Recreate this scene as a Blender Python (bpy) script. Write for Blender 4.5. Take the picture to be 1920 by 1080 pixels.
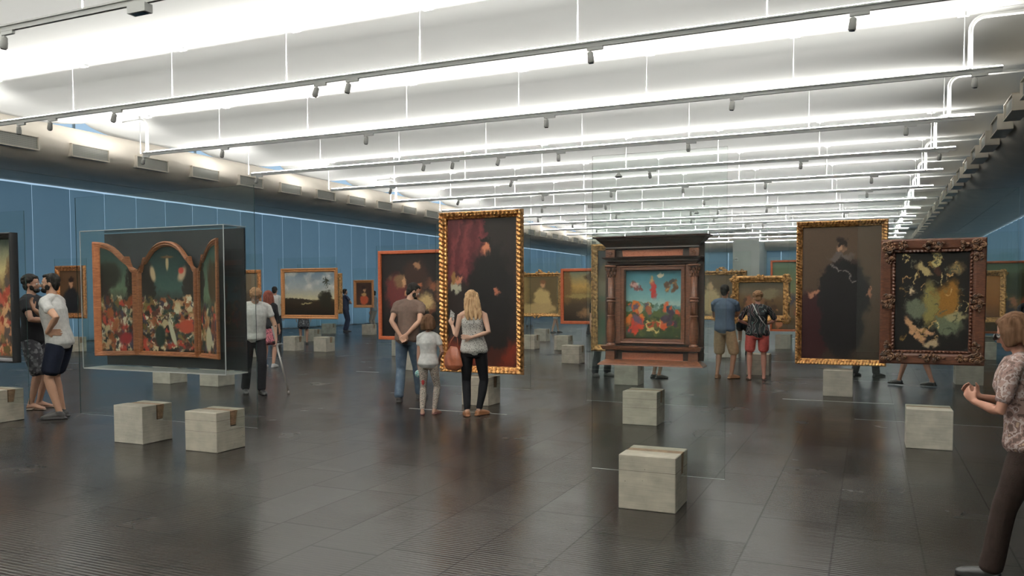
import bpy, bmesh, math, random
import numpy as np
from mathutils import Vector, Matrix
random.seed(7)
rng = np.random.RandomState(11)
PI = math.pi
SC = bpy.context.scene
COL = SC.collection
for o in list(bpy.data.objects): bpy.data.objects.remove(o)

# ------------------------------------------------------------------ camera
EYE = 1.573
RIGHT = Vector((0.91384, 0.40606, -0.00275)); UP = Vector((-0.01579, 0.04231, 0.99898)).normalized()
CAM_F, CAM_CY = 1513.09, 619.77
yaw, pit, rol = math.radians(23.9569), math.radians(-2.5931), math.radians(-0.1574)
fw = Vector((-math.sin(yaw)*math.cos(pit), math.cos(yaw)*math.cos(pit), math.sin(pit)))
r0 = Vector((math.cos(yaw), math.sin(yaw), 0)); u0 = r0.cross(fw)
RIGHT = r0*math.cos(rol) + u0*math.sin(rol); UP = -r0*math.sin(rol) + u0*math.cos(rol)
cam = bpy.data.cameras.new('camera'); co = bpy.data.objects.new('camera', cam); COL.objects.link(co)
m = Matrix.Identity(4)
for i in range(3):
    m[i][0] = RIGHT[i]; m[i][1] = UP[i]; m[i][2] = -fw[i]
m[2][3] = EYE
co.matrix_world = m
cam.sensor_width = 36; cam.lens = CAM_F/1920*36; cam.shift_y = (CAM_CY-540)/1920
cam.clip_end = 300
SC.camera = co
def ray(px, py): return RIGHT*((px-960)/CAM_F) - UP*((py-CAM_CY)/CAM_F) + fw
def at_y(px, py, Y):
    d = ray(px, py); t = Y/d.y; return Vector((d.x*t, Y, EYE+d.z*t))
def at_z(px, py, Z=0):
    d = ray(px, py); t = (Z-EYE)/d.z; return Vector((d.x*t, d.y*t, Z))

# ------------------------------------------------------------------ world, exposure
w = bpy.data.worlds.new('world'); SC.world = w; w.use_nodes = True
bg = w.node_tree.nodes['Background']; bg.inputs[0].default_value = (0.44, 0.64, 0.84, 1); bg.inputs[1].default_value = 2.3
SC.view_settings.view_transform = 'Standard'; SC.view_settings.look = 'None'
SC.view_settings.exposure = 0.0; SC.view_settings.gamma = 1
SC.cycles.use_denoising = True
SC.cycles.transparent_max_bounces = 24
SC.cycles.max_bounces = 8; SC.cycles.diffuse_bounces = 5; SC.cycles.glossy_bounces = 3
SC.cycles.sample_clamp_indirect = 6
SC.cycles.caustics_reflective = False; SC.cycles.caustics_refractive = False

# ------------------------------------------------------------------ room measures
CX = -9.05                    # middle of the hall
XL, XR = -24.6, 6.5
Y0, Y1 = -5.0, 71.9
HC = 6.88                     # ceiling crease height
PITCH = 4.5
CREASES = [8.7+PITCH*k for k in range(-3, 15)]
TRACK_Z = 5.68
TRACKS = [8.39+PITCH*k for k in range(0, 14)]
TX0, TX1 = -19.5, 2.15

def area_light(name, loc, direction, sx, sy, power, col=(1, 1, 1), spread=180):
    l = bpy.data.lights.new(name, 'AREA'); l.shape = 'RECTANGLE'; l.size = sx; l.size_y = sy
    l.energy = power; l.color = col; l.spread = math.radians(spread)
    o = bpy.data.objects.new(name, l); COL.objects.link(o); o.location = loc
    o.rotation_euler = Vector(direction).to_track_quat('-Z', 'Y').to_euler()
    return o
WARM = (1.0, 0.975, 0.93)
UPLIGHT = 2050
for ty in TRACKS:      # linear lamps lying on top of the tracks throw their light up on the ceiling
    area_light('strip_lamp_and_fill', (CX, ty, TRACK_Z+0.040), (0, 0, 1), 22.4, 0.006, UPLIGHT, WARM)
    area_light('strip_lamp_and_fill', (CX, ty+0.034, TRACK_Z+0.040), (0, 0, 1), 22.4, 0.006, UPLIGHT*0.10, WARM)  # weaker second strip, added as fill for the grey side of each crease
for ty in (Y0+0.9, 3.89):
    area_light('strip_lamp_and_fill', (CX, ty, TRACK_Z+0.062), (0, -0.02, 1), 22.4, 0.018, UPLIGHT*1.4, WARM)
def spot_light(loc, target, power, size=38, col=(1.0, 0.86, 0.68)):
    l = bpy.data.lights.new('spot_beam', 'SPOT'); l.energy = power; l.spot_size = math.radians(size); l.spot_blend = 0.6
    l.shadow_soft_size = 0.04; l.color = col
    o = bpy.data.objects.new('spot_beam', l); COL.objects.link(o); o.location = loc
    o.rotation_euler = (Vector(target)-Vector(loc)).to_track_quat('-Z', 'Y').to_euler()
    return o
# ------------------------------------------------------------------ materials
def new_mat(name):
    m = bpy.data.materials.new(name); m.use_nodes = True
    return m, m.node_tree.nodes, m.node_tree.links, m.node_tree.nodes['Principled BSDF']
_cache = {}
def pm(name, col, rough=0.6, metal=0.0, noise=0.0, nscale=20, bump=0.0, bscale=60, spec=0.5, sheen=0):
    if name in _cache: return _cache[name]
    m, N, L, b = new_mat(name)
    b.inputs['Base Color'].default_value = (*col, 1); b.inputs['Roughness'].default_value = rough
    b.inputs['Metallic'].default_value = metal; b.inputs['Specular IOR Level'].default_value = spec
    tc = N.new('ShaderNodeTexCoord')
    if noise:
        n = N.new('ShaderNodeTexNoise'); n.inputs['Scale'].default_value = nscale; n.inputs['Detail'].default_value = 5
        L.new(tc.outputs['Object'], n.inputs['Vector'])
        r = N.new('ShaderNodeValToRGB'); L.new(n.outputs['Fac'], r.inputs['Fac'])
        r.color_ramp.elements[0].position = 0.3; r.color_ramp.elements[1].position = 0.7
        r.color_ramp.elements[0].color = (*[c*(1-noise) for c in col], 1)
        r.color_ramp.elements[1].color = (*[min(1, c*(1+noise)) for c in col], 1)
        L.new(r.outputs['Color'], b.inputs['Base Color'])
    if bump:
        n = N.new('ShaderNodeTexNoise'); n.inputs['Scale'].default_value = bscale; n.inputs['Detail'].default_value = 4
        L.new(tc.outputs['Object'], n.inputs['Vector'])
        bp = N.new('ShaderNodeBump'); bp.inputs['Strength'].default_value = bump; bp.inputs['Distance'].default_value = 0.01
        L.new(n.outputs['Fac'], bp.inputs['Height']); L.new(bp.outputs['Normal'], b.inputs['Normal'])
    _cache[name] = m
    return m

def mth(N, L, op, a, b=None):
    n = N.new('ShaderNodeMath'); n.operation = op
    for i, v in enumerate((a, b)):
        if v is None: continue
        if isinstance(v, (int, float)): n.inputs[i].default_value = v
        else: L.new(v, n.inputs[i])
    return n.outputs[0]

def floor_material():
    m, N, L, b = new_mat('floor_tiles')
    g = N.new('ShaderNodeNewGeometry'); sp = N.new('ShaderNodeSeparateXYZ'); L.new(g.outputs['Position'], sp.inputs[0])
    X, Y = sp.outputs[0], sp.outputs[1]
    cxn = mth(N, L, 'DIVIDE', mth(N, L, 'ADD', X, 0.19+40), 0.5)
    ci = mth(N, L, 'FLOOR', cxn); cf = mth(N, L, 'FRACT', cxn)
    wn = N.new('ShaderNodeTexWhiteNoise'); wn.noise_dimensions = '1D'; L.new(ci, wn.inputs['W'])
    cyn = mth(N, L, 'ADD', mth(N, L, 'DIVIDE', mth(N, L, 'ADD', Y, 20), 1.0), wn.outputs['Value'])
    ri = mth(N, L, 'FLOOR', cyn); rf = mth(N, L, 'FRACT', cyn)
    # joints
    jx = mth(N, L, 'LESS_THAN', mth(N, L, 'ABSOLUTE', mth(N, L, 'SUBTRACT', cf, 0.5)), 0.4895)
    jy = mth(N, L, 'LESS_THAN', mth(N, L, 'ABSOLUTE', mth(N, L, 'SUBTRACT', rf, 0.5)), 0.4935)
    tile = mth(N, L, 'MULTIPLY', jx, jy)
    cb = N.new('ShaderNodeCombineXYZ'); L.new(ci, cb.inputs[0]); L.new(ri, cb.inputs[1])
    w2 = N.new('ShaderNodeTexWhiteNoise'); w2.noise_dimensions = '3D'; L.new(cb.outputs[0], w2.inputs['Vector'])
    tv = w2.outputs['Value']
    nz = N.new('ShaderNodeTexNoise'); nz.inputs['Scale'].default_value = 0.9; nz.inputs['Detail'].default_value = 6
    L.new(g.outputs['Position'], nz.inputs['Vector'])
    ramp = N.new('ShaderNodeValToRGB')
    L.new(mth(N, L, 'ADD', mth(N, L, 'MULTIPLY', tv, 0.20), mth(N, L, 'MULTIPLY', nz.outputs['Fac'], 0.75)), ramp.inputs['Fac'])
    ramp.color_ramp.elements[0].color = (0.010, 0.0085, 0.0075, 1); ramp.color_ramp.elements[1].color = (0.026, 0.022, 0.0185, 1)
    mx = N.new('ShaderNodeMix'); mx.data_type = 'RGBA'; L.new(tile, mx.inputs['Factor'])
    mx.inputs['A'].default_value = (0.008, 0.008, 0.008, 1); L.new(ramp.outputs['Color'], mx.inputs['B'])
    L.new(mx.outputs['Result'], b.inputs['Base Color'])
    rr = N.new('ShaderNodeMapRange'); L.new(nz.outputs['Fac'], rr.inputs['Value'])
    rr.inputs['From Min'].default_value = 0.3; rr.inputs['From Max'].default_value = 0.7
    rr.inputs['To Min'].default_value = 0.20; rr.inputs['To Max'].default_value = 0.27
    L.new(mth(N, L, 'ADD', rr.outputs['Result'], mth(N, L, 'MULTIPLY', tv, 0.02)), b.inputs['Roughness'])
    # ridges across the tile (a fine groove pattern), stronger on some tiles, worn away elsewhere
    rid = mth(N, L, 'SINE', mth(N, L, 'MULTIPLY', Y, 2*PI/0.034))
    nw = N.new('ShaderNodeTexNoise'); nw.inputs['Scale'].default_value = 0.55; nw.inputs['Detail'].default_value = 3
    L.new(g.outputs['Position'], nw.inputs['Vector'])
    wr = N.new('ShaderNodeMapRange'); L.new(mth(N, L, 'ADD', nw.outputs['Fac'], mth(N, L, 'MULTIPLY', mth(N, L, 'SUBTRACT', tv, 0.5), 0.12)), wr.inputs['Value'])
    wr.inputs['From Min'].default_value = 0.42; wr.inputs['From Max'].default_value = 0.58
    wr.inputs['To Min'].default_value = 0.12; wr.inputs['To Max'].default_value = 1.0
    hgt = mth(N, L, 'MULTIPLY', mth(N, L, 'MULTIPLY', rid, 0.0007), wr.outputs['Result'])
    fine = N.new('ShaderNodeTexNoise'); fine.inputs['Scale'].default_value = 1.0; fine.inputs['Detail'].default_value = 4
    mp = N.new('ShaderNodeMapping'); mp.inputs['Scale'].default_value = (2.2, 16, 1); L.new(g.outputs['Position'], mp.inputs['Vector']); L.new(mp.outputs[0], fine.inputs['Vector'])
    hgt = mth(N, L, 'ADD', hgt, mth(N, L, 'MULTIPLY', fine.outputs['Fac'], 0.0014))
    hgt = mth(N, L, 'ADD', hgt, mth(N, L, 'MULTIPLY', tile, 0.0008))
    bp = N.new('ShaderNodeBump'); bp.inputs['Strength'].default_value = 0.75; bp.inputs['Distance'].default_value = 1.0
    L.new(hgt, bp.inputs['Height']); L.new(bp.outputs['Normal'], b.inputs['Normal'])
    L.new(mth(N, L, 'ADD', mth(N, L, 'MULTIPLY', tile, 0.15), 0.12), b.inputs['Specular IOR Level'])
    return m

def concrete_material(name, seams, tint=(0.47, 0.43, 0.355)):
    m, N, L, b = new_mat(name)
    tc = N.new('ShaderNodeTexCoord'); oi = N.new('ShaderNodeObjectInfo')
    ad = N.new('ShaderNodeVectorMath'); ad.operation = 'ADD'; L.new(tc.outputs['Object'], ad.inputs[0])
    sc = N.new('ShaderNodeVectorMath'); sc.operation = 'SCALE'; L.new(oi.outputs['Location'], sc.inputs[0]); sc.inputs['Scale'].default_value = 3.1
    L.new(sc.outputs[0], ad.inputs[1])
    n1 = N.new('ShaderNodeTexNoise'); n1.inputs['Scale'].default_value = 7; n1.inputs['Detail'].default_value = 6; L.new(ad.outputs[0], n1.inputs['Vector'])
    mp = N.new('ShaderNodeMapping'); mp.inputs['Scale'].default_value = (4, 4, 70); L.new(ad.outputs[0], mp.inputs['Vector'])
    n2 = N.new('ShaderNodeTexNoise'); n2.inputs['Scale'].default_value = 1.3; n2.inputs['Detail'].default_value = 4; L.new(mp.outputs[0], n2.inputs['Vector'])
    f = mth(N, L, 'ADD', mth(N, L, 'MULTIPLY', n1.outputs['Fac'], 0.65), mth(N, L, 'MULTIPLY', n2.outputs['Fac'], 0.35))
    r = N.new('ShaderNodeValToRGB'); L.new(f, r.inputs['Fac'])
    r.color_ramp.elements[0].position = 0.33; r.color_ramp.elements[1].position = 0.66
    r.color_ramp.elements[0].color = (*[c*0.78 for c in tint], 1); r.color_ramp.elements[1].color = (*[c*1.18 for c in tint], 1)
    sp = N.new('ShaderNodeSeparateXYZ'); L.new(tc.outputs['Object'], sp.inputs[0])
    line = None
    for s in seams:
        d = mth(N, L, 'LESS_THAN', mth(N, L, 'ABSOLUTE', mth(N, L, 'SUBTRACT', sp.outputs[2], s)), 0.0017)
        line = d if line is None else mth(N, L, 'MAXIMUM', line, d)
    v = N.new('ShaderNodeTexVoronoi'); v.inputs['Scale'].default_value = 26; L.new(ad.outputs[0], v.inputs['Vector'])
    pit_ = mth(N, L, 'LESS_THAN', v.outputs['Distance'], 0.09)
    n3 = N.new('ShaderNodeTexNoise'); n3.inputs['Scale'].default_value = 5; L.new(ad.outputs[0], n3.inputs['Vector'])
    pit_ = mth(N, L, 'MULTIPLY', pit_, mth(N, L, 'GREATER_THAN', n3.outputs['Fac'], 0.56))
    dark = mth(N, L, 'MAXIMUM', pit_, line) if line is not None else pit_
    mx = N.new('ShaderNodeMix'); mx.data_type = 'RGBA'; L.new(mth(N, L, 'MULTIPLY', dark, 0.75), mx.inputs['Factor'])
    L.new(r.outputs['Color'], mx.inputs['A']); mx.inputs['B'].default_value = (0.09, 0.075, 0.06, 1)
    L.new(mx.outputs['Result'], b.inputs['Base Color'])
    bp = N.new('ShaderNodeBump'); bp.inputs['Strength'].default_value = 0.5; bp.inputs['Distance'].default_value = 0.004
    L.new(mth(N, L, 'SUBTRACT', f, dark), bp.inputs['Height']); L.new(bp.outputs['Normal'], b.inputs['Normal'])
    b.inputs['Roughness'].default_value = 0.85; b.inputs['Specular IOR Level'].default_value = 0.25
    return m

def glass_material():
    m, N, L, b = new_mat('sheet_glass'); N.remove(b)
    out = N['Material Output']
    t = N.new('ShaderNodeBsdfTransparent'); t.inputs[0].default_value = (0.955, 0.975, 0.965, 1)
    g = N.new('ShaderNodeBsdfGlossy'); g.inputs['Roughness'].default_value = 0.0; g.inputs[0].default_value = (0.9, 0.95, 0.95, 1)
    lw = N.new('ShaderNodeLayerWeight'); lw.inputs['Blend'].default_value = 0.5
    f = mth(N, L, 'ADD', mth(N, L, 'MULTIPLY', mth(N, L, 'POWER', lw.outputs['Facing'], 5.0), 0.9), 0.028)
    mx = N.new('ShaderNodeMixShader'); L.new(f, mx.inputs[0]); L.new(t.outputs[0], mx.inputs[1]); L.new(g.outputs[0], mx.inputs[2])
    L.new(mx.outputs[0], out.inputs[0])
    return m

def film_material():
    m, N, L, b = new_mat('window_film'); N.remove(b)
    t = N.new('ShaderNodeBsdfTransparent'); t.inputs[0].default_value = (0.64, 0.64, 0.64, 1)
    L.new(t.outputs[0], N['Material Output'].inputs[0]); return m

def blind_material():
    m, N, L, b = new_mat('blind_fabric'); N.remove(b)
    out = N['Material Output']; tc = N.new('ShaderNodeTexCoord'); oi = N.new('ShaderNodeObjectInfo')
    n = N.new('ShaderNodeTexNoise'); n.inputs['Scale'].default_value = 0.5; n.inputs['Detail'].default_value = 3; L.new(tc.outputs['Object'], n.inputs['Vector'])
    r = N.new('ShaderNodeValToRGB'); L.new(mth(N, L, 'ADD', mth(N, L, 'MULTIPLY', oi.outputs['Random'], 0.4), mth(N, L, 'MULTIPLY', n.outputs['Fac'], 0.6)), r.inputs['Fac'])
    r.color_ramp.elements[0].color = (0.26, 0.34, 0.37, 1); r.color_ramp.elements[1].color = (0.42, 0.54, 0.58, 1)
    d = N.new('ShaderNodeBsdfDiffuse'); t = N.new('ShaderNodeBsdfTranslucent')
    d.inputs[0].default_value = (0.08, 0.12, 0.14, 1); L.new(r.outputs['Color'], t.inputs[0])
    mx = N.new('ShaderNodeMixShader'); mx.inputs[0].default_value = 0.5; L.new(d.outputs[0], mx.inputs[1]); L.new(t.outputs[0], mx.inputs[2])
    L.new(mx.outputs[0], out.inputs[0])
    return m

def canvas_material():
    m, N, L, b = new_mat('oil_paint')
    a = N.new('ShaderNodeVertexColor'); a.layer_name = 'Col'; L.new(a.outputs['Color'], b.inputs['Base Color'])
    tc = N.new('ShaderNodeTexCoord'); n = N.new('ShaderNodeTexNoise'); n.inputs['Scale'].default_value = 60; L.new(tc.outputs['Object'], n.inputs['Vector'])
    bp = N.new('ShaderNodeBump'); bp.inputs['Strength'].default_value = 0.15; bp.inputs['Distance'].default_value = 0.003
    L.new(n.outputs['Fac'], bp.inputs['Height']); L.new(bp.outputs['Normal'], b.inputs['Normal'])
    b.inputs['Roughness'].default_value = 0.5; b.inputs['Specular IOR Level'].default_value = 0.25
    return m

def pattern_material(name, cols, scale=30, kind='voronoi', rough=0.8, sharp=True):
    m, N, L, b = new_mat(name)
    tc = N.new('ShaderNodeTexCoord')
    if kind == 'voronoi':
        v = N.new('ShaderNodeTexVoronoi'); v.inputs['Scale'].default_value = scale; L.new(tc.outputs['Object'], v.inputs['Vector']); fac = v.outputs['Distance']
    elif kind == 'cells':
        v = N.new('ShaderNodeTexVoronoi'); v.inputs['Scale'].default_value = scale; L.new(tc.outputs['Object'], v.inputs['Vector'])
        s_ = N.new('ShaderNodeSeparateColor'); L.new(v.outputs['Color'], s_.inputs[0]); fac = s_.outputs[0]
    elif kind == 'wave':
        v = N.new('ShaderNodeTexWave'); v.inputs['Scale'].default_value = scale; v.inputs['Distortion'].default_value = 14
        v.inputs['Detail'].default_value = 2; v.inputs['Detail Scale'].default_value = 1.2; L.new(tc.outputs['Object'], v.inputs['Vector']); fac = v.outputs['Fac']
    else:
        v = N.new('ShaderNodeTexNoise'); v.inputs['Scale'].default_value = scale; v.inputs['Detail'].default_value = 3; L.new(tc.outputs['Object'], v.inputs['Vector']); fac = v.outputs['Fac']
    r = N.new('ShaderNodeValToRGB'); L.new(fac, r.inputs['Fac'])
    if sharp: r.color_ramp.interpolation = 'CONSTANT'
    els = r.color_ramp.elements
    while len(els) < len(cols): els.new(0.5)
    for e, (p, c) in zip(els, cols): e.position = p; e.color = (*c, 1)
    L.new(r.outputs['Color'], b.inputs['Base Color']); b.inputs['Roughness'].default_value = rough
    b.inputs['Specular IOR Level'].default_value = 0.2
    return m

def gold_material(name, hi, lo, metal=0.75, rough=0.34, bstr=0.5):
    m, N, L, b = new_mat(name)
    tc = N.new('ShaderNodeTexCoord'); n = N.new('ShaderNodeTexNoise'); n.inputs['Scale'].default_value = 22; n.inputs['Detail'].default_value = 6
    L.new(tc.outputs['Object'], n.inputs['Vector'])
    r = N.new('ShaderNodeValToRGB'); L.new(n.outputs['Fac'], r.inputs['Fac'])
    r.color_ramp.elements[0].position = 0.36; r.color_ramp.elements[1].position = 0.6
    r.color_ramp.elements[0].color = (*lo, 1); r.color_ramp.elements[1].color = (*hi, 1)
    L.new(r.outputs['Color'], b.inputs['Base Color'])
    b.inputs['Metallic'].default_value = metal; b.inputs['Roughness'].default_value = rough
    n2 = N.new('ShaderNodeTexNoise'); n2.inputs['Scale'].default_value = 90; L.new(tc.outputs['Object'], n2.inputs['Vector'])
    bp = N.new('ShaderNodeBump'); bp.inputs['Strength'].default_value = bstr; bp.inputs['Distance'].default_value = 0.004
    L.new(n2.outputs['Fac'], bp.inputs['Height']); L.new(bp.outputs['Normal'], b.inputs['Normal'])
    return m

def wood_material(name, c0, c1, rough=0.4, spec=0.4, scale=3):
    m, N, L, b = new_mat(name)
    tc = N.new('ShaderNodeTexCoord'); mp = N.new('ShaderNodeMapping'); mp.inputs['Scale'].default_value = (scale, scale, scale*6)
    mp.inputs['Rotation'].default_value = (0, 1.1, 0)
    L.new(tc.outputs['Object'], mp.inputs['Vector'])
    n = N.new('ShaderNodeTexNoise'); n.inputs['Scale'].default_value = 4; n.inputs['Detail'].default_value = 6; n.inputs['Distortion'].default_value = 1.5
    L.new(mp.outputs[0], n.inputs['Vector'])
    r = N.new('ShaderNodeValToRGB'); L.new(n.outputs['Fac'], r.inputs['Fac'])
    r.color_ramp.elements[0].position = 0.35; r.color_ramp.elements[1].position = 0.65
    r.color_ramp.elements[0].color = (*c0, 1); r.color_ramp.elements[1].color = (*c1, 1)
    L.new(r.outputs['Color'], b.inputs['Base Color']); b.inputs['Roughness'].default_value = rough; b.inputs['Specular IOR Level'].default_value = spec
    return m

M = dict(
    floor=floor_material(), glass=glass_material(), blind=blind_material(), canvas=canvas_material(),
    concrete=concrete_material('board_marked_concrete', [0.285]),
    concrete3=concrete_material('plank_marked_concrete', [0.315, 0.205]),
    concrete0=concrete_material('smooth_concrete', [], (0.47, 0.44, 0.375)),
    ceiling=pm('ceiling_paint', (0.80, 0.81, 0.79), 0.9, noise=0.02, nscale=0.6, spec=0.1),
    duct=pm('duct_paint', (0.76, 0.70, 0.61), 0.6, noise=0.05, nscale=1.2, spec=0.2),
    white=pm('white_enamel', (0.68, 0.685, 0.67), 0.45),
    pipe=pm('pipe_white', (0.80, 0.81, 0.80), 0.45),
    film=film_material(), reflector=pm('reflector_grey', (0.10, 0.10, 0.10), 0.6),
    dark=pm('black_lens', (0.02, 0.02, 0.02), 0.25),
    grille=None, wallblue=pm('wall_blue_grey', (0.16, 0.22, 0.26), 0.8),
    wall=pm('wall_paint', (0.55, 0.57, 0.54), 0.8, noise=0.05, nscale=1.0, spec=0.2),
    wedge=wood_material('wedge_wood', (0.20, 0.115, 0.065), (0.34, 0.21, 0.125), 0.6),
    edge=pm('glass_edge', (0.03, 0.06, 0.055), 0.2),
    edge_low_glow=pm('glass_lower_edge_painted_glow', (0.72, 0.76, 0.73), 0.3),  # brightness of internal reflection painted onto the bottom edge of the sheet
    tape=pm('floor_tape', (0.60, 0.60, 0.58), 0.6),
    gold=gold_material('burnished_gold', (0.98, 0.56, 0.22), (0.30, 0.115, 0.035)),
    gold2=gold_material('aged_gold', (0.70, 0.40, 0.15), (0.20, 0.095, 0.03), 0.6, 0.42),
    goldred=gold_material('red_gold', (0.75, 0.33, 0.12), (0.33, 0.115, 0.035), 0.55, 0.42),
    orange=wood_material('orange_wood', (0.40, 0.085, 0.03), (0.56, 0.14, 0.055), 0.5),
    oak=wood_material('honey_wood', (0.36, 0.15, 0.05), (0.55, 0.26, 0.10), 0.45),
    tript=wood_material('triptych_wood', (0.23, 0.075, 0.03), (0.40, 0.15, 0.06), 0.4),
    walnut=wood_material('walnut', (0.085, 0.03, 0.016), (0.20, 0.075, 0.038), 0.33),
    walnut_dark=wood_material('dark_walnut', (0.018, 0.008, 0.006), (0.055, 0.022, 0.014), 0.3),
    mahog=wood_material('mahogany', (0.055, 0.02, 0.012), (0.12, 0.045, 0.024), 0.28),
    mahog_carved=gold_material('carved_mahogany', (0.16, 0.075, 0.035), (0.022, 0.012, 0.008), 0.15, 0.36),
    porph=pattern_material('red_marbling', [(0.0, (0.42, 0.12, 0.065)), (0.5, (0.56, 0.20, 0.115)), (0.75, (0.36, 0.09, 0.05))], 60, 'noise', 0.5, False),
    black=pm('black_paint', (0.010, 0.010, 0.011), 0.35),
    acrylic=None, back=pm('panel_back', (0.05, 0.055, 0.06), 0.6),
)

# ------------------------------------------------------------------ object helpers
def mesh_obj(name, verts, faces, mat, parent=None, smooth=False, mat_idx=None):
    me = bpy.data.meshes.new(name); me.from_pydata([tuple(v) for v in verts], [], [tuple(f) for f in faces])
    mats = mat if isinstance(mat, (list, tuple)) else [mat]
    for mm in mats: me.materials.append(mm)
    if mat_idx is not None: me.polygons.foreach_set('material_index', mat_idx)
    if smooth: me.polygons.foreach_set('use_smooth', [True]*len(me.polygons))
    me.update()
    o = bpy.data.objects.new(name, me); COL.objects.link(o)
    if parent is not None: o.parent = parent
    return o
class MB:
    """collects shapes into one mesh"""
    def __init__(s): s.v = []; s.f = []; s.mi = []; s.m = 0
    def add(s, verts, faces):
        b = len(s.v); s.v += [tuple(v) for v in verts]; s.f += [tuple(i+b for i in f) for f in faces]; s.mi += [s.m]*len(faces); return s
    def box(s, x0, x1, y0, y1, z0, z1):
        v = [(x0, y0, z0), (x1, y0, z0), (x1, y1, z0), (x0, y1, z0), (x0, y0, z1), (x1, y0, z1), (x1, y1, z1), (x0, y1, z1)]
        return s.add(v, [(0, 3, 2, 1), (4, 5, 6, 7), (0, 1, 5, 4), (1, 2, 6, 5), (2, 3, 7, 6), (3, 0, 4, 7)])
    def prism(s, poly, axis, a, b):
        """poly of 2D points extruded along axis ('x','y','z') from a to b"""
        n = len(poly)
        def P(p, t): return {'x': (t, p[0], p[1]), 'y': (p[0], t, p[1]), 'z': (p[0], p[1], t)}[axis]
        v = [P(p, a) for p in poly]+[P(p, b) for p in poly]
        f = [(i, (i+1) % n, n+(i+1) % n, n+i) for i in range(n)]+[tuple(range(n))[::-1], tuple(range(n, 2*n))]
        return s.add(v, f)
    def tube(s, pts, rad, n=8, cap=True):
        pts = [Vector(p) for p in pts]; k = len(pts)
        if isinstance(rad, (int, float)): rad = [rad]*k
        v = []; prev = None
        for i, p in enumerate(pts):
            d = (pts[min(i+1, k-1)]-pts[max(i-1, 0)])
            d = d.normalized() if d.length > 1e-9 else Vector((0, 0, 1))
            if prev is None:
                a = d.cross(Vector((0, 0, 1)) if abs(d.z) < 0.9 else Vector((1, 0, 0))).normalized()
            else:
                a = prev-d*prev.dot(d); a = a.normalized() if a.length > 1e-6 else d.orthogonal().normalized()
            prev = a; b = d.cross(a)
            for j in range(n):
                t = 2*PI*j/n; v.append(p+(a*math.cos(t)+b*math.sin(t))*rad[i])
        f = [(i*n+j, i*n+(j+1) % n, (i+1)*n+(j+1) % n, (i+1)*n+j) for i in range(k-1) for j in range(n)]
        if cap: f += [tuple(range(n))[::-1], tuple((k-1)*n+j for j in range(n))]
        return s.add(v, f)
    def lathe(s, prof, cx, cy, n=20, rfun=None):
        v = []; k = len(prof)
        for (r, z) in prof:
            for j in range(n):
                t = 2*PI*j/n; rr = r*(rfun(t, z) if rfun else 1); v.append((cx+rr*math.cos(t), cy+rr*math.sin(t), z))
        f = [(i*n+j, i*n+(j+1) % n, (i+1)*n+(j+1) % n, (i+1)*n+j) for i in range(k-1) for j in range(n)]
        f += [tuple(range(n))[::-1], tuple((k-1)*n+j for j in range(n))]
        return s.add(v, f)
    def ell(s, c, r, rot=None, n=10, m_=7):
        c = Vector(c); v = []; f = []
        for i in range(1, m_):
            ph = PI*i/m_
            for j in range(n):
                t = 2*PI*j/n; p = Vector((r[0]*math.sin(ph)*math.cos(t), r[1]*math.sin(ph)*math.sin(t), r[2]*math.cos(ph)))
                if rot is not None: p = rot @ p
                v.append(c+p)
        for q in ((0, 0, r[2]), (0, 0, -r[2])):
            p = Vector(q); p = rot @ p if rot is not None else p; v.append(c+p)
        T = len(v)-2; B = len(v)-1
        for i in range(m_-2):
            for j in range(n): f.append((i*n+j, (i+1)*n+j, (i+1)*n+(j+1) % n, i*n+(j+1) % n))
        for j in range(n):
            f.append((T, j, (j+1) % n)); f.append((B, (m_-2)*n+(j+1) % n, (m_-2)*n+j))
        return s.add(v, f)
    def build(s, name, mat, parent=None, smooth=False):
        return mesh_obj(name, s.v, s.f, mat, parent, smooth, s.mi if isinstance(mat, (list, tuple)) else None)
def tag(o, label=None, cat=None, group=None, kind=None):
    if label: o['label'] = label
    if cat: o['category'] = cat
    if group: o['group'] = group
    if kind: o['kind'] = kind
    return o
def thing(name, loc, label, cat, group=None, rz=0):
    o = bpy.data.objects.new(name, None); COL.objects.link(o); o.location = loc; o.rotation_euler = (0, 0, rz); o.empty_display_size = 0.1
    return tag(o, label, cat, group)
def copy_tree(o, parent=None):
    c = o.copy(); COL.objects.link(c); c.parent = parent
    for ch in list(o.children): copy_tree(ch, c)
    return c
def struct(name, mb, mat, smooth=False): return tag(mb.build(name, mat, None, smooth), kind='structure')
ONES = ['first', 'second', 'third', 'fourth', 'fifth', 'sixth', 'seventh', 'eighth', 'ninth', 'tenth', 'eleventh', 'twelfth', 'thirteenth', 'fourteenth', 'fifteenth', 'sixteenth', 'seventeenth', 'eighteenth', 'nineteenth']
TENS = {2: ('twentieth', 'twenty'), 3: ('thirtieth', 'thirty'), 4: ('fortieth', 'forty'), 5: ('fiftieth', 'fifty')}
def ordn(n):
    if n <= 19: return ONES[n-1]
    t, u = divmod(n, 10)
    return TENS[t][0] if u == 0 else TENS[t][1]+'-'+ONES[u-1]

# ------------------------------------------------------------------ room shell
struct('floor', MB().box(XL-0.3, XR+0.3, Y0-0.3, Y1+0.3, -0.12, 0), M['floor'])
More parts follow.
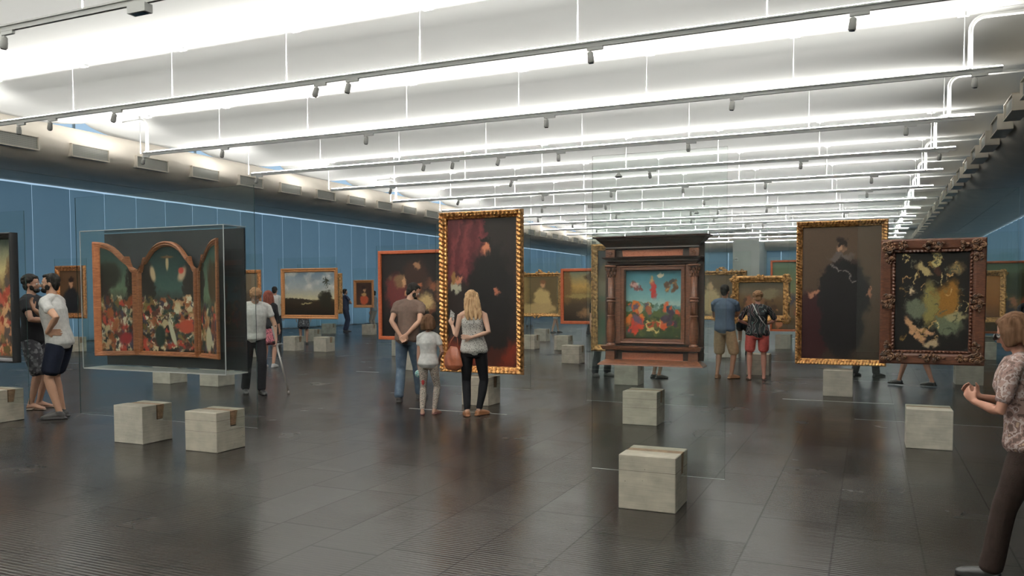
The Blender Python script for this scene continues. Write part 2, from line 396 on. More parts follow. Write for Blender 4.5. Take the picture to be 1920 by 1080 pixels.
# ceiling: cushions that hang between sharp creases
prof = []
D = 0.30
ys = []
for k in range(len(CREASES)-1):
    a, b = CREASES[k], CREASES[k+1]
    n = 28
    for i in range(n):
        t = i/n; tt = t**0.85
        z = HC-D*math.sin(PI*tt)**0.8
        prof.append((a+(b-a)*t, z))
prof.append((CREASES[-1], HC)); prof = [(Y0-0.3, HC-0.1)]+prof if prof[0][0] > Y0 else prof
prof.append((Y1+0.3, HC-0.05))
XS0, XS1 = CX-13.25, CX+13.25
n = len(prof); v = [(XS0, y, z) for y, z in prof]+[(XS1, y, z) for y, z in prof]
v += [(XS0, prof[0][0], 7.75), (XS0, prof[-1][0], 7.75), (XS1, prof[0][0], 7.75), (XS1, prof[-1][0], 7.75)]
f = [(i, i+1, n+i+1, n+i) for i in range(n-1)]
f += [tuple([2*n]+list(range(n))+[2*n+1]), tuple([2*n+2]+list(range(n, 2*n))+[2*n+3]), (2*n, 2*n+1, 2*n+3, 2*n+2)]
ceil = tag(mesh_obj('ceiling', v, f, M['ceiling']), kind='structure')
ceil.data.polygons.foreach_set('use_smooth', [True]*len(ceil.data.polygons))
struct('trim_3', MB().box(XL-0.3, XS0, Y0-0.3, Y1+0.3, 7.6, 7.75), M['ceiling']); struct('trim_4', MB().box(XS1, XR+0.3, Y0-0.3, Y1+0.3, 7.6, 7.75), M['ceiling'])
# keep the creases sharp
for e in ceil.data.edges:
    p, q = (Vector(ceil.data.vertices[i].co) for i in e.vertices)
    if abs(p.y-q.y) < 1e-5 and min(abs(p.y-c) for c in CREASES) < 1e-4: e.use_edge_sharp = True
struct('wall_rear', MB().box(XL-0.3, XR+0.3, Y0-0.3, Y0, 0, 7.6), M['wall'])
struct('wall_back', MB().box(-10.2, -8.15, 66.8, Y1, 0, HC-0.3), M['wall'])
# pelmets (soffits) at the head of the blinds, along both long walls and the far end
struct('trim_1', MB().box(XL-0.05, CX-13.62, Y0, Y1, 5.17, 5.34), M['duct'])
struct('trim_2', MB().box(CX+13.62, XR+0.05, Y0, Y1, 5.17, 5.34), M['duct'])
tag(MB().box(XL-0.3, XR+0.3, Y1+0.26, Y1+0.27, 0, 5.2).build('window_3', M['film']), kind='structure')
struct('wall_far', MB().box(XL-0.3, XR+0.3, Y1, Y1+0.25, 5.1, 7.6), M['wall'])
# window openings: slim mullions behind the blinds, open sky beyond
for k_, x in ((1, XL-0.12), (2, XR+0.06)):
    mb = MB()
    y = Y0
    while y < Y1:
        mb.box(x, x+0.06, y, y+0.08, 5.34, 7.6); y += 2.68
    mb.m = 1; gx_ = x-0.03; mb.box(gx_, gx_+0.008, Y0, Y1, 0, 7.6)
    tag(mb.build('window_%d' % k_, [M['white'], M['film']]), kind='structure')
struct('baseboard_left', MB().box(XL-0.02, XL+0.03, Y0, Y1, 0, 0.05), pm('base_dark', (0.05, 0.06, 0.07), 0.5))
struct('baseboard_right', MB().box(XR-0.03, XR+0.02, Y0, Y1, 0, 0.05), pm('base_dark', (0.05, 0.06, 0.07), 0.5))

# blinds: tall panels bowed a little, 1.34 m wide, each overlapping the next
def blind_mesh(wd, h):
    v = []; f = []; n = 12; rows = [0, 0.5, 1]
    for r in rows:
        for i in range(n+1):
            t = i/n; v.append((0.07*math.sin(PI*t)**0.8, wd*(t*0.992), 0.02+h*r))
    for r in range(2):
        for i in range(n):
            a = r*(n+1)+i; f.append((a, a+1, a+n+2, a+n+1))
    return v, f
v, f = blind_mesh(1.34, 5.09)
b0 = mesh_obj('window_blind', v, f, M['blind'], None, True)
y = 17.55-1.34*5; k = 0
first = True
side_no = 0
while y < Y1-0.3:
    if True:
        side_no += 1
        o = b0 if first else b0.copy()
        if not first: COL.objects.link(o)
        first = False
        o.location = (XL-0.02, y, 0)
        tag(o, 'tall blue window blind panel, %s from the near end of the long left wall' % ordn(side_no), 'blind', 'blue blinds along the left wall')
    y += 1.34
y = 18.3+1.34*8; side_no = 0
struct('wall_left', MB().box(XL-0.2, XL-0.02, Y0, 17.55-1.34*5, 0, 5.2), M['wallblue']); struct('wall_right', MB().box(XR+0.02, XR+0.2, Y0, 18.3+1.34*8, 0, 5.2), M['wallblue'])
while y < Y1-1.5:
    o = b0.copy(); COL.objects.link(o); o.location = (XR+0.02, y+1.37, 0); o.rotation_euler = (0, 0, PI)
    if True:
        side_no += 1
        tag(o, 'tall blue window blind panel, %s from the near end of the right wall' % ordn(side_no), 'blind', 'blue blinds along the right wall')
    y += 1.34
v, f = blind_mesh(2.15, 5.15)
be = mesh_obj('window_blind', v, f, M['blind'], None, True); xx = XL+0.2; i = 0; fst = True
while xx < XR-1.5:
    o = be if fst else be.copy()
    if not fst: COL.objects.link(o)
    fst = False; i += 1
    o.location = (xx+2.19, Y1, 0) if False else (xx, Y1-0.05, 0); o.rotation_euler = (0, 0, -PI/2)
    tag(o, 'blue blind panel closing the far end of the hall, %s from the left corner' % ordn(i), 'blind', 'blue blinds across the far end')
    xx += 2.18

# ------------------------------------------------------------------ air ducts with outlet boxes
def grille_material():
    m, N, L, b = new_mat('vent_grille')
    tc = N.new('ShaderNodeTexCoord'); sp = N.new('ShaderNodeSeparateXYZ'); L.new(tc.outputs['Object'], sp.inputs[0])
    a = mth(N, L, 'SINE', mth(N, L, 'MULTIPLY', sp.outputs[1], 2*PI/0.045)); c = mth(N, L, 'SINE', mth(N, L, 'MULTIPLY', sp.outputs[2], 2*PI/0.05))
    mxm = mth(N, L, 'MAXIMUM', a, c)
    r = N.new('ShaderNodeValToRGB'); L.new(mth(N, L, 'MULTIPLY_ADD', mxm, 0.5), r.inputs['Fac'])
    r.color_ramp.elements[0].color = (0.03, 0.03, 0.028, 1); r.color_ramp.elements[1].color = (0.26, 0.26, 0.235, 1)
    r.color_ramp.elements[1].position = 0.5
    L.new(r.outputs['Color'], b.inputs['Base Color']); b.inputs['Roughness'].default_value = 0.6
    return m
M['grille'] = grille_material()
DPROF = [(13.6, 6.52), (12.9, 6.55), (12.5, 6.50), (12.22, 6.32), (12.08, 6.05), (12.05, 5.8), (12.14, 5.55), (12.38, 5.36), (12.8, 5.24), (13.25, 5.19), (13.62, 5.18)]
def smooth_poly(p, n=3):
    for _ in range(n):
        q = [p[0]]
        for a, b in zip(p[:-1], p[1:]):
            q += [(a[0]*.75+b[0]*.25, a[1]*.75+b[1]*.25), (a[0]*.25+b[0]*.75, a[1]*.25+b[1]*.75)]
        q.append(p[-1]); p = q
    return p
DP = smooth_poly(DPROF, 2)
def make_duct(side, label, vent_y0, vx, vz):
    t = thing('air_duct', (CX+side*13, 20, 5.18), label, 'duct')
    base = Vector(t.location)
    poly = [(CX+side*d-base.x, z-base.z) for d, z in DP]
    mb = MB(); n = len(poly)
    v = [(p[0], Y0-base.y, p[1]) for p in poly]+[(p[0], Y1-3-base.y, p[1]) for p in poly]
    mb.add(v, [(i, i+1, n+i+1, n+i) for i in range(n-1)]+[(n-1, 0, n, 2*n-1)])
    mb.build('duct_body', M['duct'], t, True)
    # outlet box: open housing, grille set back in it
    xf = vx-base.x; s = side; zz = vz-base.z
    y = vent_y0; first = None
    ys = []
    while y < Y1-5: ys.append(y); y += 2.25
    for y in ys:
        if first is None:
            hb = MB(); L_, Hh, th = 1.26, 0.38, 0.025
            xi = s*0.34
            def bx(x0, x1, y0, y1, z0, z1): hb.box(min(x0, x1), max(x0, x1), y0, y1, z0, z1)
            bx(0, xi, 0, L_, 0, th); bx(0, xi, 0, L_, Hh-th, Hh); bx(0, xi, 0, th, 0, Hh); bx(0, xi, L_-th, L_, 0, Hh)
            h = hb.build('vent_housing', M['duct'], t)
            gb = MB(); x0 = s*0.05; gb.box(min(x0, x0+s*.01), max(x0, x0+s*.01), th, L_-th, th, Hh-th)
            g = gb.build('vent_grille', M['grille'], h); first = h
            h.location = (xf, y-base.y, zz)
        else:
            h = first.copy(); COL.objects.link(h); h.parent = t; h.location = (xf, y-base.y, zz)
            g2 = first.children[0].copy(); COL.objects.link(g2); g2.parent = h
    return t
make_duct(-1, 'long rounded beige air duct with square outlet boxes along the left wall', 15.25-1.26-2.25*5, -21.02, 5.56)
make_duct(1, 'long rounded beige air duct with square outlet boxes along the right wall', 19.5-1.26-2.25*6, 2.72, 5.50)
t = thing('air_duct', (CX, Y1-3, 5.18), 'rounded air duct crossing the far end above the blinds', 'duct')
for nm, xa, xb in (('duct_body', XL+0.1, -10.22), ('duct_body', -8.13, XR-0.1)):
    mb = MB(); n = len(DP)
    P = [((Y1+0.2-(13.6-d)*1.0-0.2)-(Y1-3), z-5.18) for d, z in DP]
    mb.add([(xa-CX, p[0]-0.15, p[1]) for p in P]+[(xb-CX, p[0]-0.15, p[1]) for p in P], [(i, i+1, n+i+1, n+i) for i in range(n-1)]+[(n-1, 0, n, 2*n-1)])
    mb.build(nm, M['duct'], t, True)

# ------------------------------------------------------------------ lighting tracks
RODX = [-19.62+3.02*i for i in range(8)]
TRK = {}
def make_track(y, label, conduit_left=False):
    t = thing('lighting_track', (CX, y, TRACK_Z), label, 'lighting track', 'white lighting tracks across the hall')
    x0, x1 = TX0-CX, TX1-CX
    MB().box(x0, x1, -0.026, 0.026, -0.010, 0.022).box(x0, x1, -0.026, -0.012, -0.045, -0.010).box(x0, x1, 0.012, 0.026, -0.045, -0.010).build('rail', M['white'], t)
    MB().box(x0, x1, -0.056, 0.06, 0.024, 0.028).box(x0, x1, -0.056, -0.052, 0.028, 0.048).box(x0, x1, 0.011, 0.013, 0.028, 0.078).box(x0, x1, 0.056, 0.06, 0.028, 0.042).build('lamp_cutoff_trough', M['white'], t)  # trough plates added to cut the strip light off near the ceiling creases
    top = HC-TRACK_Z
    r0 = None
    for x in RODX:
        if r0 is None:
            r0 = MB().tube([(0, 0, 0.04), (0, 0, top-0.06)], 0.009, 6).build('rod', M['pipe'], t, True)
            bk = MB().box(-0.10, 0.10, -0.32, 0.34, top-0.075, top-0.055).tube([(0, 0, top-0.16), (0, 0, top-0.06)], 0.03, 8).build('bracket', M['pipe'], r0)
            r0.location = (x-CX, 0, 0)
        else:
            r = r0.copy(); COL.objects.link(r); r.parent = t; r.location = (x-CX, 0, 0)
            b_ = r0.children[0].copy(); COL.objects.link(b_); b_.parent = r
    for side, xc in ((1, 1.62), (-1, -19.35)):
        if side == -1 and not conduit_left: continue
        x = xc-CX; zt = top-0.14
        pts = [(x, 0.0, 0.05), (x, 0.0, zt-0.3)]
        for q in range(1, 8):
            a = q/7*PI/2; pts.append((x+side*0.24*(1-math.cos(a)), 0.0, zt-0.3+0.24*math.sin(a)))
        pts.append((x+side*(2.1 if side > 0 else 1.0), 0.05, zt-0.06))
        MB().tube(pts, 0.042, 8).build('conduit', M['pipe'], t, True)
    return t
for i, y in enumerate(TRACKS):
    nm = 'white ceiling track crossing the hall, %s from the camera' % ordn(i+1)
    TRK[i] = make_track(y, nm, conduit_left=(i in (2, 5, 8)))

def make_spot():
    t = thing('track_spotlight', (0, 0, 0), 'x', 'spotlight')
    mb = MB(); mb.box(-0.17, 0.10, -0.024, 0.024, -0.05, 0.0); mb.build('adapter', M['white'], t)
    MB().tube([(0.05, 0, -0.035), (0.05, 0, -0.075)], 0.018, 8).build('stem', M['white'], t, True)
    h = MB().lathe([(0.028, 0.02), (0.05, 0.0), (0.052, -0.06), (0.056, -0.07), (0.056, -0.15), (0.05, -0.16)], 0, 0, 16).build('lamp_head', M['spotbody'], t, True)
    h.location = (0.05, 0, -0.085)
    MB().lathe([(0.044, -0.155), (0.04, -0.175)], 0, 0, 16).build('lens', M['dark'], h)
    return t
M['spotbody'] = pm('spot_grey', (0.42, 0.42, 0.40), 0.5)
sp0 = make_spot(); used = False
def place_spot(k, x, tiltx, tilty, flip, label):
    global used
    o = sp0 if not used else copy_tree(sp0)
    used = True
    o.location = (x, TRACKS[k], TRACK_Z-0.046)
    if flip: o.scale = (-1, 1, 1)
    for c in o.children:
        if c.name.startswith('lamp_head'): c.rotation_euler = (tiltx, tilty, 0)
    tag(o, label, 'spotlight', 'white spotlights on the ceiling tracks')
    return o
SPOTS = {0: [(12, 70)], 1: [(38, 235), (97, 228), (218, 212), (598, 163), (658, 155), (1112, 95), (1607, 25)],
         2: [(272, 298), (420, 285), (690, 265), (1028, 232), (1378, 196), (1833, 152)],
         3: [(485, 335), (798, 315), (852, 308), (938, 302), (1050, 296), (1294, 273), (1704, 243)],
         4: [(735, 350), (962, 343), (1221, 328), (1505, 310), (1766, 295)],
         5: [(862, 380), (1020, 375), (1148, 362), (1283, 355), (1438, 345), (1637, 337)],
         6: [(1018, 395), (1137, 388), (1322, 380), (1628, 363)],
         7: [(1010, 408), (1157, 402), (1297, 397), (1348, 393), (1440, 390)],
         8: [(1075, 412), (1298, 408), (1340, 405), (1585, 385)],
         9: [(1120, 425), (1213, 420), (1400, 410), (1432, 408), (1680, 400)],
         10: [(1250, 427), (1350, 425), (1500, 415)], 11: [(1290, 432), (1462, 440)]}
for k, L_ in SPOTS.items():
    for j, (px, py) in enumerate(L_):
        x = at_y(px, py, TRACKS[k]).x
        near_left = px < 1000
        place_spot(k, x, random.uniform(0.05, 0.3), -random.uniform(0.3, 0.6) if near_left else random.uniform(-0.15, 0.1), (px < 500 or (px < 1060 and k == 3)),
                   'small white spotlight, %s from the left on the %s track from the camera' % (ordn(j+1), ordn(k+1)))
# projector box at the near track, pendant dome and small exit box
t = thing('ceiling_box', (at_y(262, 14, TRACKS[0]).x, TRACKS[0], TRACK_Z), 'white rectangular box hanging under the nearest ceiling track', 'box')
MB().box(-0.17, 0.17, -0.07, 0.07, -0.17, -0.05).build('box_body', M['white'], t)
MB().box(-0.12, 0.12, -0.05, 0.05, -0.178, -0.168).build('louvre', M['dark'], t)
MB().tube([(-0.14, 0, -0.05), (-0.14, 0, 0.0)], 0.02, 8).build('bracket', M['white'], t)
for (px, py, k, lb) in ((1160, 323, 4, 'small dome fitting under the fifth ceiling track'), (1306, 394, 7, 'small dome fitting under the eighth ceiling track')):
    x = at_y(px, py, TRACKS[k]).x
    t = thing('dome_fitting', (x, TRACKS[k], TRACK_Z-0.046), lb, 'fitting')
    MB().lathe([(0.03, 0.0), (0.05, -0.05), (0.12, -0.12), (0.13, -0.15)], 0, 0, 18).build('dome', M['spotbody'], t, True)
    MB().lathe([(0.12, -0.15), (0.09, -0.175)], 0, 0, 18).build('lens', M['dark'], t, True)
p = at_y(1116, 363, TRACKS[6])
t = thing('ceiling_box', (p.x, TRACKS[6], TRACK_Z-0.045), 'long narrow white box under the seventh ceiling track', 'box')
MB().box(-0.35, 0.35, -0.05, 0.05, -0.14, 0).build('box_body', M['spotbody'], t)
# camera on the white core wall
t = thing('security_camera', (-9.9, 66.8, 4.3), 'small dark camera fixed on the white wall at the far end', 'camera')
MB().box(-0.12, 0.12, -0.25, 0, -0.15, 0.15).build('housing', M['white'], t); MB().lathe([(0.1, -0.02), (0.1, 0.02)], 0, -0.3, 12).build('lens', M['dark'], t)

# near-track beams aimed at the pictures that stand nearest
def beam(k, px, py, target, power, size=30):
    p = at_y(px, py, TRACKS[k]); spot_light((p.x, TRACKS[k], TRACK_Z-0.28), target, power, size)
# ------------------------------------------------------------------ glass easels
def easel_base_mesh():
    mb = MB()
    mb.prism([(-.20, 0), (.20, 0), (.20, .40), (.10, .40), (.072, .236), (-.008, .236), (-.008, .40), (-.20, .40)], 'x', -.21, .21)
    return mb
EB = {}
def easel(x, yg, gw, label, var='concrete', gx=None, bases=(0,), top=2.6, sheet=True, rot=0):
    """glass sheet wedged in the slot of one or more concrete blocks; x, yg is where the sheet crosses the first block"""
    t = thing('glass_easel', (x, yg, 0), label, 'glass easel', 'glass easels on concrete blocks', rot)
    for bx in bases:
        if var not in EB:
            o = easel_base_mesh().build('concrete_block', M[var], t)
            bv = o.modifiers.new('bevel', 'BEVEL'); bv.width = 0.005; bv.segments = 1; bv.limit_method = 'ANGLE'
            wv = MB().prism([(.004, .242), (.070, .242), (.095, .396), (.004, .396)], 'x', -.205, .205)
            wd = wv.build('wooden_wedge', M['wedge'], o)
            EB[var] = (o, wd)
        else:
            o = EB[var][0].copy(); COL.objects.link(o); o.parent = t
            wd = EB[var][1].copy(); COL.objects.link(wd); wd.parent = o
        o.location = (bx, 0, 0)
    gxc = (0 if gx is None else gx)
    a, b = gxc-gw/2, gxc+gw/2
    mb = MB()
    v = [(a, -.005, .236), (b, -.005, .236), (b, .003, .236), (a, .003, .236), (a, -.005, top), (b, -.005, top), (b, .003, top), (a, .003, top)]
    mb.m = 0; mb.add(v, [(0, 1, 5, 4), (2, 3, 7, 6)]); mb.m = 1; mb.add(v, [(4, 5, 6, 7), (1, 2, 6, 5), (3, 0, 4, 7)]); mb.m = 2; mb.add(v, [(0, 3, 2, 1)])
    mb.build('glass_sheet', [M['glass'], M['edge'], M['edge_low_glow']], t)
    return t

# ------------------------------------------------------------------ painting tools: generic colour fields
def lin(c): 
    c = np.asarray(c, float)/255.0
    return np.where(c <= 0.04045, c/12.92, ((c+0.055)/1.055)**2.4)
class Paint:
    def __init__(s, w, h, aspect, base, seed=0):
        s.w, s.h = w, h; s.r = np.random.RandomState(seed)
        s.u, s.v = np.meshgrid(np.linspace(0, 1, w), np.linspace(0, 1, h)); s.asp = aspect
        s.img = np.ones((h, w, 3))*np.array(base, float)
    def noise(s, fx, fy, oct=3):
        out = np.zeros((s.h, s.w)); amp = 1; tot = 0
        for o in range(oct):
            nx, ny = int(fx*2**o)+2, int(fy*2**o)+2
            g = s.r.rand(ny+1, nx+1)
            x = s.u*(nx-1e-6); y = s.v*(ny-1e-6); xi = x.astype(int); yi = y.astype(int); xf = x-xi; yf = y-yi
            xf = xf*xf*(3-2*xf); yf = yf*yf*(3-2*yf)
            out += amp*((g[yi, xi]*(1-xf)+g[yi, xi+1]*xf)*(1-yf)+(g[yi+1, xi]*(1-xf)+g[yi+1, xi+1]*xf)*yf); tot += amp; amp *= .5
        return out/tot
    def mixin(s, mask, col):
        m_ = np.clip(mask, 0, 1)[..., None]; s.img = s.img*(1-m_)+np.array(col, float)*m_; return s
    def vgrad(s, stops):
        vs = [p for p, c in stops]
        for i in range(3): s.img[..., i] = np.interp(s.v, vs, [c[i] for p, c in stops])
        return s
    def blob(s, cx, cy, rx, ry, col, soft=.3, ang=0, warp=0, k=1.0):
        dx = (s.u-cx)*s.asp; dy = s.v-cy; a = math.radians(ang); x = dx*math.cos(a)+dy*math.sin(a); y = -dx*math.sin(a)+dy*math.cos(a)
        d = np.sqrt((x/(rx*s.asp))**2+(y/ry)**2)
        if warp: d = d+(s.noise(7, 7)-.5)*warp
        return s.mixin(np.clip((1-d)/max(soft, 1e-3)+.5, 0, 1)*k, col)
    def dabs(s, n, box, cols, size, jitter=40, elong=2.0, soft=.5):
        x0, x1, y0, y1 = box
        for _ in range(n):
            c = np.array(cols[s.r.randint(len(cols))], float)+s.r.uniform(-jitter, jitter)*.5
            z = size*s.r.uniform(.5, 1.3)
            s.blob_fast(s.r.uniform(x0, x1), s.r.uniform(y0, y1), z/s.asp, z*s.r.uniform(1, elong), np.clip(c, 0, 255), s.r.uniform(-40, 40), soft)
        return s
    def blob_fast(s, cx, cy, rx, ry, col, ang, soft=.5):
        R_ = max(rx, ry*1.0)*1.6; Ry = max(rx*s.asp, ry)*1.6
        i0, i1 = int(max(0, (cy-Ry)*s.h)), int(min(s.h, (cy+Ry)*s.h)+1); j0, j1 = int(max(0, (cx-Ry/s.asp)*s.w)), int(min(s.w, (cx+Ry/s.asp)*s.w)+1)
        if i1 <= i0 or j1 <= j0: return
        dx = (s.u[i0:i1, j0:j1]-cx)*s.asp; dy = s.v[i0:i1, j0:j1]-cy; a = math.radians(ang)
        x = dx*math.cos(a)+dy*math.sin(a); y = -dx*math.sin(a)+dy*math.cos(a)
        d = np.sqrt((x/(rx*s.asp))**2+(y/ry)**2); m_ = np.clip((1-d)/soft+.4, 0, 1)[..., None]
        s.img[i0:i1, j0:j1] = s.img[i0:i1, j0:j1]*(1-m_)+np.array(col, float)*m_
    def warp(s, a, f):
        dx = (s.noise(f, f*1.3, 3)-.5)*a/s.asp; dy = (s.noise(f, f*1.3, 3)-.5)*a
        j = np.clip(((s.u+dx)*(s.w-1)).round(), 0, s.w-1).astype(int); i = np.clip(((s.v+dy)*(s.h-1)).round(), 0, s.h-1).astype(int)
        s.img = s.img[i, j]; return s
    def mottled(s, amt, fx=10, fy=10):
        s.warp(.07, 12).warp(.035, 30)
        s.img = s.img*(1+(s.r.rand(s.h, s.w)-.5)[..., None]*amt*.5)
        s.img*(1+(s.noise(fx, fy, 4)-.5)[..., None]*2*amt); return s
    def streak(s, pts, wd, col, soft=.5):
        for (x, y) in pts: s.blob_fast(x, y, wd/s.asp, wd, col, 0, soft)
        return s
def canvas(name, pt, x0, x1, z0, z1, y, parent, topfun=None, mapper=None):
    h, w_ = pt.h, pt.w
    u, v_ = pt.u, pt.v
    X = x0+(x1-x0)*u
    Z = z0+(z1-z0)*v_ if topfun is None else z0+(topfun(u)-z0)*v_
    V = np.stack([X, np.full_like(X, y), Z], -1).reshape(-1, 3)
    if mapper is not None: V = mapper(V)
    idx = np.arange(h*w_).reshape(h, w_)
    F = np.stack([idx[:-1, :-1], idx[:-1, 1:], idx[1:, 1:], idx[1:, :-1]], -1).reshape(-1, 4)
    me = bpy.data.meshes.new(name)
    me.vertices.add(len(V)); me.vertices.foreach_set('co', V.ravel())
    me.loops.add(F.size); me.loops.foreach_set('vertex_index', F.ravel())
    me.polygons.add(len(F)); me.polygons.foreach_set('loop_start', np.arange(0, F.size, 4)); 
    try: me.polygons.foreach_set('loop_total', np.full(len(F), 4))
    except Exception: pass
    me.update(calc_edges=True)
    at = me.color_attributes.new('Col', 'FLOAT_COLOR', 'POINT')
    c = np.ones((h*w_, 4)); 
    src = pt.img
    if topfun is not None:   # paint is laid out in true height, so look it up where each row really lies
        zz = (Z-z0)/(z1-z0); ii = np.clip((zz*(h-1)), 0, h-1).astype(int); src = src[ii, np.arange(w_)[None, :].repeat(h, 0)]
    c[:, :3] = lin(np.clip(src, 0, 255)).reshape(-1, 3)*0.9
    at.data.foreach_set('color', c.ravel())
    me.materials.append(M['canvas'])
    o = bpy.data.objects.new(name, me); COL.objects.link(o); o.parent = parent
    return o

# ------------------------------------------------------------------ frames
def relief_frame(W, H, wd, hfun, step=0.012, nt=14, wdz=None):
    """mitred frame; hfun(s, t) gives how far the face stands out at length s and across t (0 outside, 1 inside)"""
    mb = MB(); ts = np.linspace(0, 1, nt)
    for side in range(4):
        Ln = W if side in (0, 2) else H
        n = max(6, int(Ln/step)); us = np.linspace(0, 1, n)
        V = []
        for ti, t in enumerate(ts):
            half = Ln/2-t*wd
            for u in us:
                s_ = -half+2*half*u
                off = (H/2 if side in (0, 2) else W/2)-t*wd
                y = -max(0.002, hfun(s_, t, Ln))
                V.append({0: (s_, y, off), 1: (off, y, -s_), 2: (-s_, y, -off), 3: (-off, y, s_)}[side])
        for ring, y in ((0, 0.0), (nt-1, -0.005)):
            t = ts[ring]; half = Ln/2-t*wd; off = (H/2 if side in (0, 2) else W/2)-t*wd
            for u in us:
                s_ = -half+2*half*u
                V.append({0: (s_, y, off), 1: (off, y, -s_), 2: (-s_, y, -off), 3: (-off, y, s_)}[side])
        F = [(i*n+j, i*n+j+1, (i+1)*n+j+1, (i+1)*n+j) for i in range(nt-1) for j in range(n-1)]
        F += [(nt*n+j, nt*n+j+1, j+1, j) for j in range(n-1)]
        F += [((nt-1)*n+j, (nt-1)*n+j+1, (nt+1)*n+j+1, (nt+1)*n+j) for j in range(n-1)]
        mb.add(V, F)
    return mb
def spiral(mb, cx, cz, y, r, turns=1.4, a0=0, tube=0.012, sgn=1, n=16):
    pts = []; rad = []
    for i in range(n+1):
        t = i/n; a = a0+sgn*t*turns*2*PI; rr = r*(1-t*.85); pts.append((cx+rr*math.cos(a), y-0.010*t, cz+rr*math.sin(a))); rad.append(tube*(0.55+0.6*math.sin(PI*min(1, t*1.2+.1))))
    mb.tube(pts, rad, 6)
    mb.ell(pts[-1], (tube*1.1,)*3, None, 6, 5)
def cluster(mb, cx, cz, y, sx, sz, n, tube, rs):
    for i in range(n):
        a = 2*PI*i/n+rs.uniform(-.2, .2); px = cx+sx*.55*math.cos(a); pz = cz+sz*.55*math.sin(a)
        spiral(mb, px, pz, y, min(sx, sz)*rs.uniform(.38, .55), 1.3, rs.uniform(0, 6), tube, rs.choice([-1, 1]), 12)
    for i in range(n*2):
        a = rs.uniform(0, 2*PI); q = rs.uniform(.2, 1)
        mb.ell((cx+sx*q*math.cos(a), y-0.006, cz+sz*q*math.sin(a)), (tube*1.9, tube, tube*.9), Matrix.Rotation(a, 3, 'Y'), 6, 5)
def prof_fun(pts):
    xs = [p[0] for p in pts]; hs = [p[1] for p in pts]
    return lambda t: float(np.interp(t, xs, hs))
def picture(name, rect, yg, fw_, mat, hfun, paint, label, cat='painting', nt=14, step=0.012, off=0.05, extra=None, depth_in=0.012, mats=None, top_ext=None):
    """rect: outer frame in photo pixels (x0,x1,y0,y1) seen on the plane a little in front of the sheet"""
    yf = yg-off
    xm, ym = (rect[0]+rect[1])/2, (rect[2]+rect[3])/2
    xa, xb = at_y(rect[0], ym, yf).x, at_y(rect[1], ym, yf).x
    zt, zb = at_y(xm, rect[2], yf).z, at_y(xm, rect[3], yf).z
    return picture_m(name, xa, xb, zb, zt, yg, fw_, mat, hfun, paint, label, cat, nt, step, extra, depth_in)
def picture_m(name, xa, xb, zb, zt, yg, fw_, mat, hfun, paint, label, cat='painting', nt=14, step=0.012, extra=None, depth_in=0.012):
    W, H = xb-xa, zt-zb
    t = thing(name, ((xa+xb)/2, yg-0.0055, (zb+zt)/2), label, cat, 'framed pictures hung on the glass sheets')
    fr = relief_frame(W, H, fw_, hfun, step, nt).build('frame', mat, t, True)
    wi, hi = W-2*fw_, H-2*fw_
    MB().box(-wi/2-.01, wi/2+.01, -0.008, 0, -hi/2-.01, hi/2+.01).build('stretcher_back', M['back'], t)
    canvas('canvas', paint(wi/hi), -wi/2-.004, wi/2+.004, -hi/2-.004, hi/2+.004, -depth_in, t)
    if extra: extra(t, W, H, fr)
    return t

GR = {}
# ---- paintings (generic stand-ins in the colours of the originals)
def p_big_dark(a):
    p = Paint(150, 250, a, (24, 20, 19), 1)
    p.vgrad([(0, (70, 26, 18)), (.13, (105, 38, 24)), (.2, (30, 22, 20)), (1, (34, 30, 28))])
    m_ = np.clip((p.u < .56)*1.0, 0, 1)*np.clip((p.v-.52+p.u*.35-.12*np.sin(p.u*9))/.08, 0, 1)
    f = .5+.5*np.sin((p.u*1.0-(p.v)*.35)*38+3*p.noise(3, 3))
    p.mixin(m_, (74, 30, 34)); p.mixin(m_*f*.65, (104, 50, 50)); p.mixin(m_*(1-f)*.5*p.noise(5, 5), (40, 16, 20))
    p.blob(.60, .42, .34, .40, (17, 15, 15), .25, warp=.25); p.blob(.62, .17, .27, .16, (19, 15, 14), .3, warp=.3)
    p.blob(.56, .80, .052, .042, (176, 112, 84), .8, 10); p.blob(.55, .845, .085, .03, (16, 14, 14), .4, -8)
    p.blob(.15, .585, .055, .028, (170, 110, 86), .6, 30); p.blob(.73, .50, .04, .025, (150, 92, 70), .6, 40)
    p.blob(.10, .53, .09, .035, (150, 148, 130), .35, -15); p.blob(.08, .60, .04, .05, (120, 90, 50), .5)
    p.mixin(np.clip((.13-p.v)/.02, 0, 1)*(p.u < .95)*.35, (120, 44, 28))
    return p.mottled(.13, 14, 20)
def p_group_dark(a):
    p = Paint(120, 150, a, (26, 21, 20), 2)
    p.dabs(40, (.3, .95, .3, .75), [(60, 40, 30), (90, 56, 40), (40, 30, 26), (120, 84, 60)], .04, 20, 2); p.blob(.55, .72, .2, .2, (50, 33, 26), .5, warp=.3); p.blob(.25, .5, .18, .26, (92, 40, 38), .4, 10, warp=.3); p.blob(.3, .68, .08, .08, (120, 92, 66), .5)
    p.blob(.58, .86, .05, .05, (160, 118, 88), .5); p.blob(.37, .66, .04, .05, (196, 150, 112), .5); p.blob(.42, .53, .05, .03, (190, 140, 104), .5, 60)
    p.blob(.62, .60, .04, .04, (150, 90, 62), .6); p.blob(.84, .60, .05, .05, (130, 80, 56), .6); p.blob(.72, .42, .12, .1, (200, 170, 120), .7, 20, warp=.5); p.blob(.15, .72, .03, .04, (90, 64, 48), .8)
    p.blob(.5, .14, .6, .16, (22, 17, 16), .3)
    return p.mottled(.25, 16, 16)
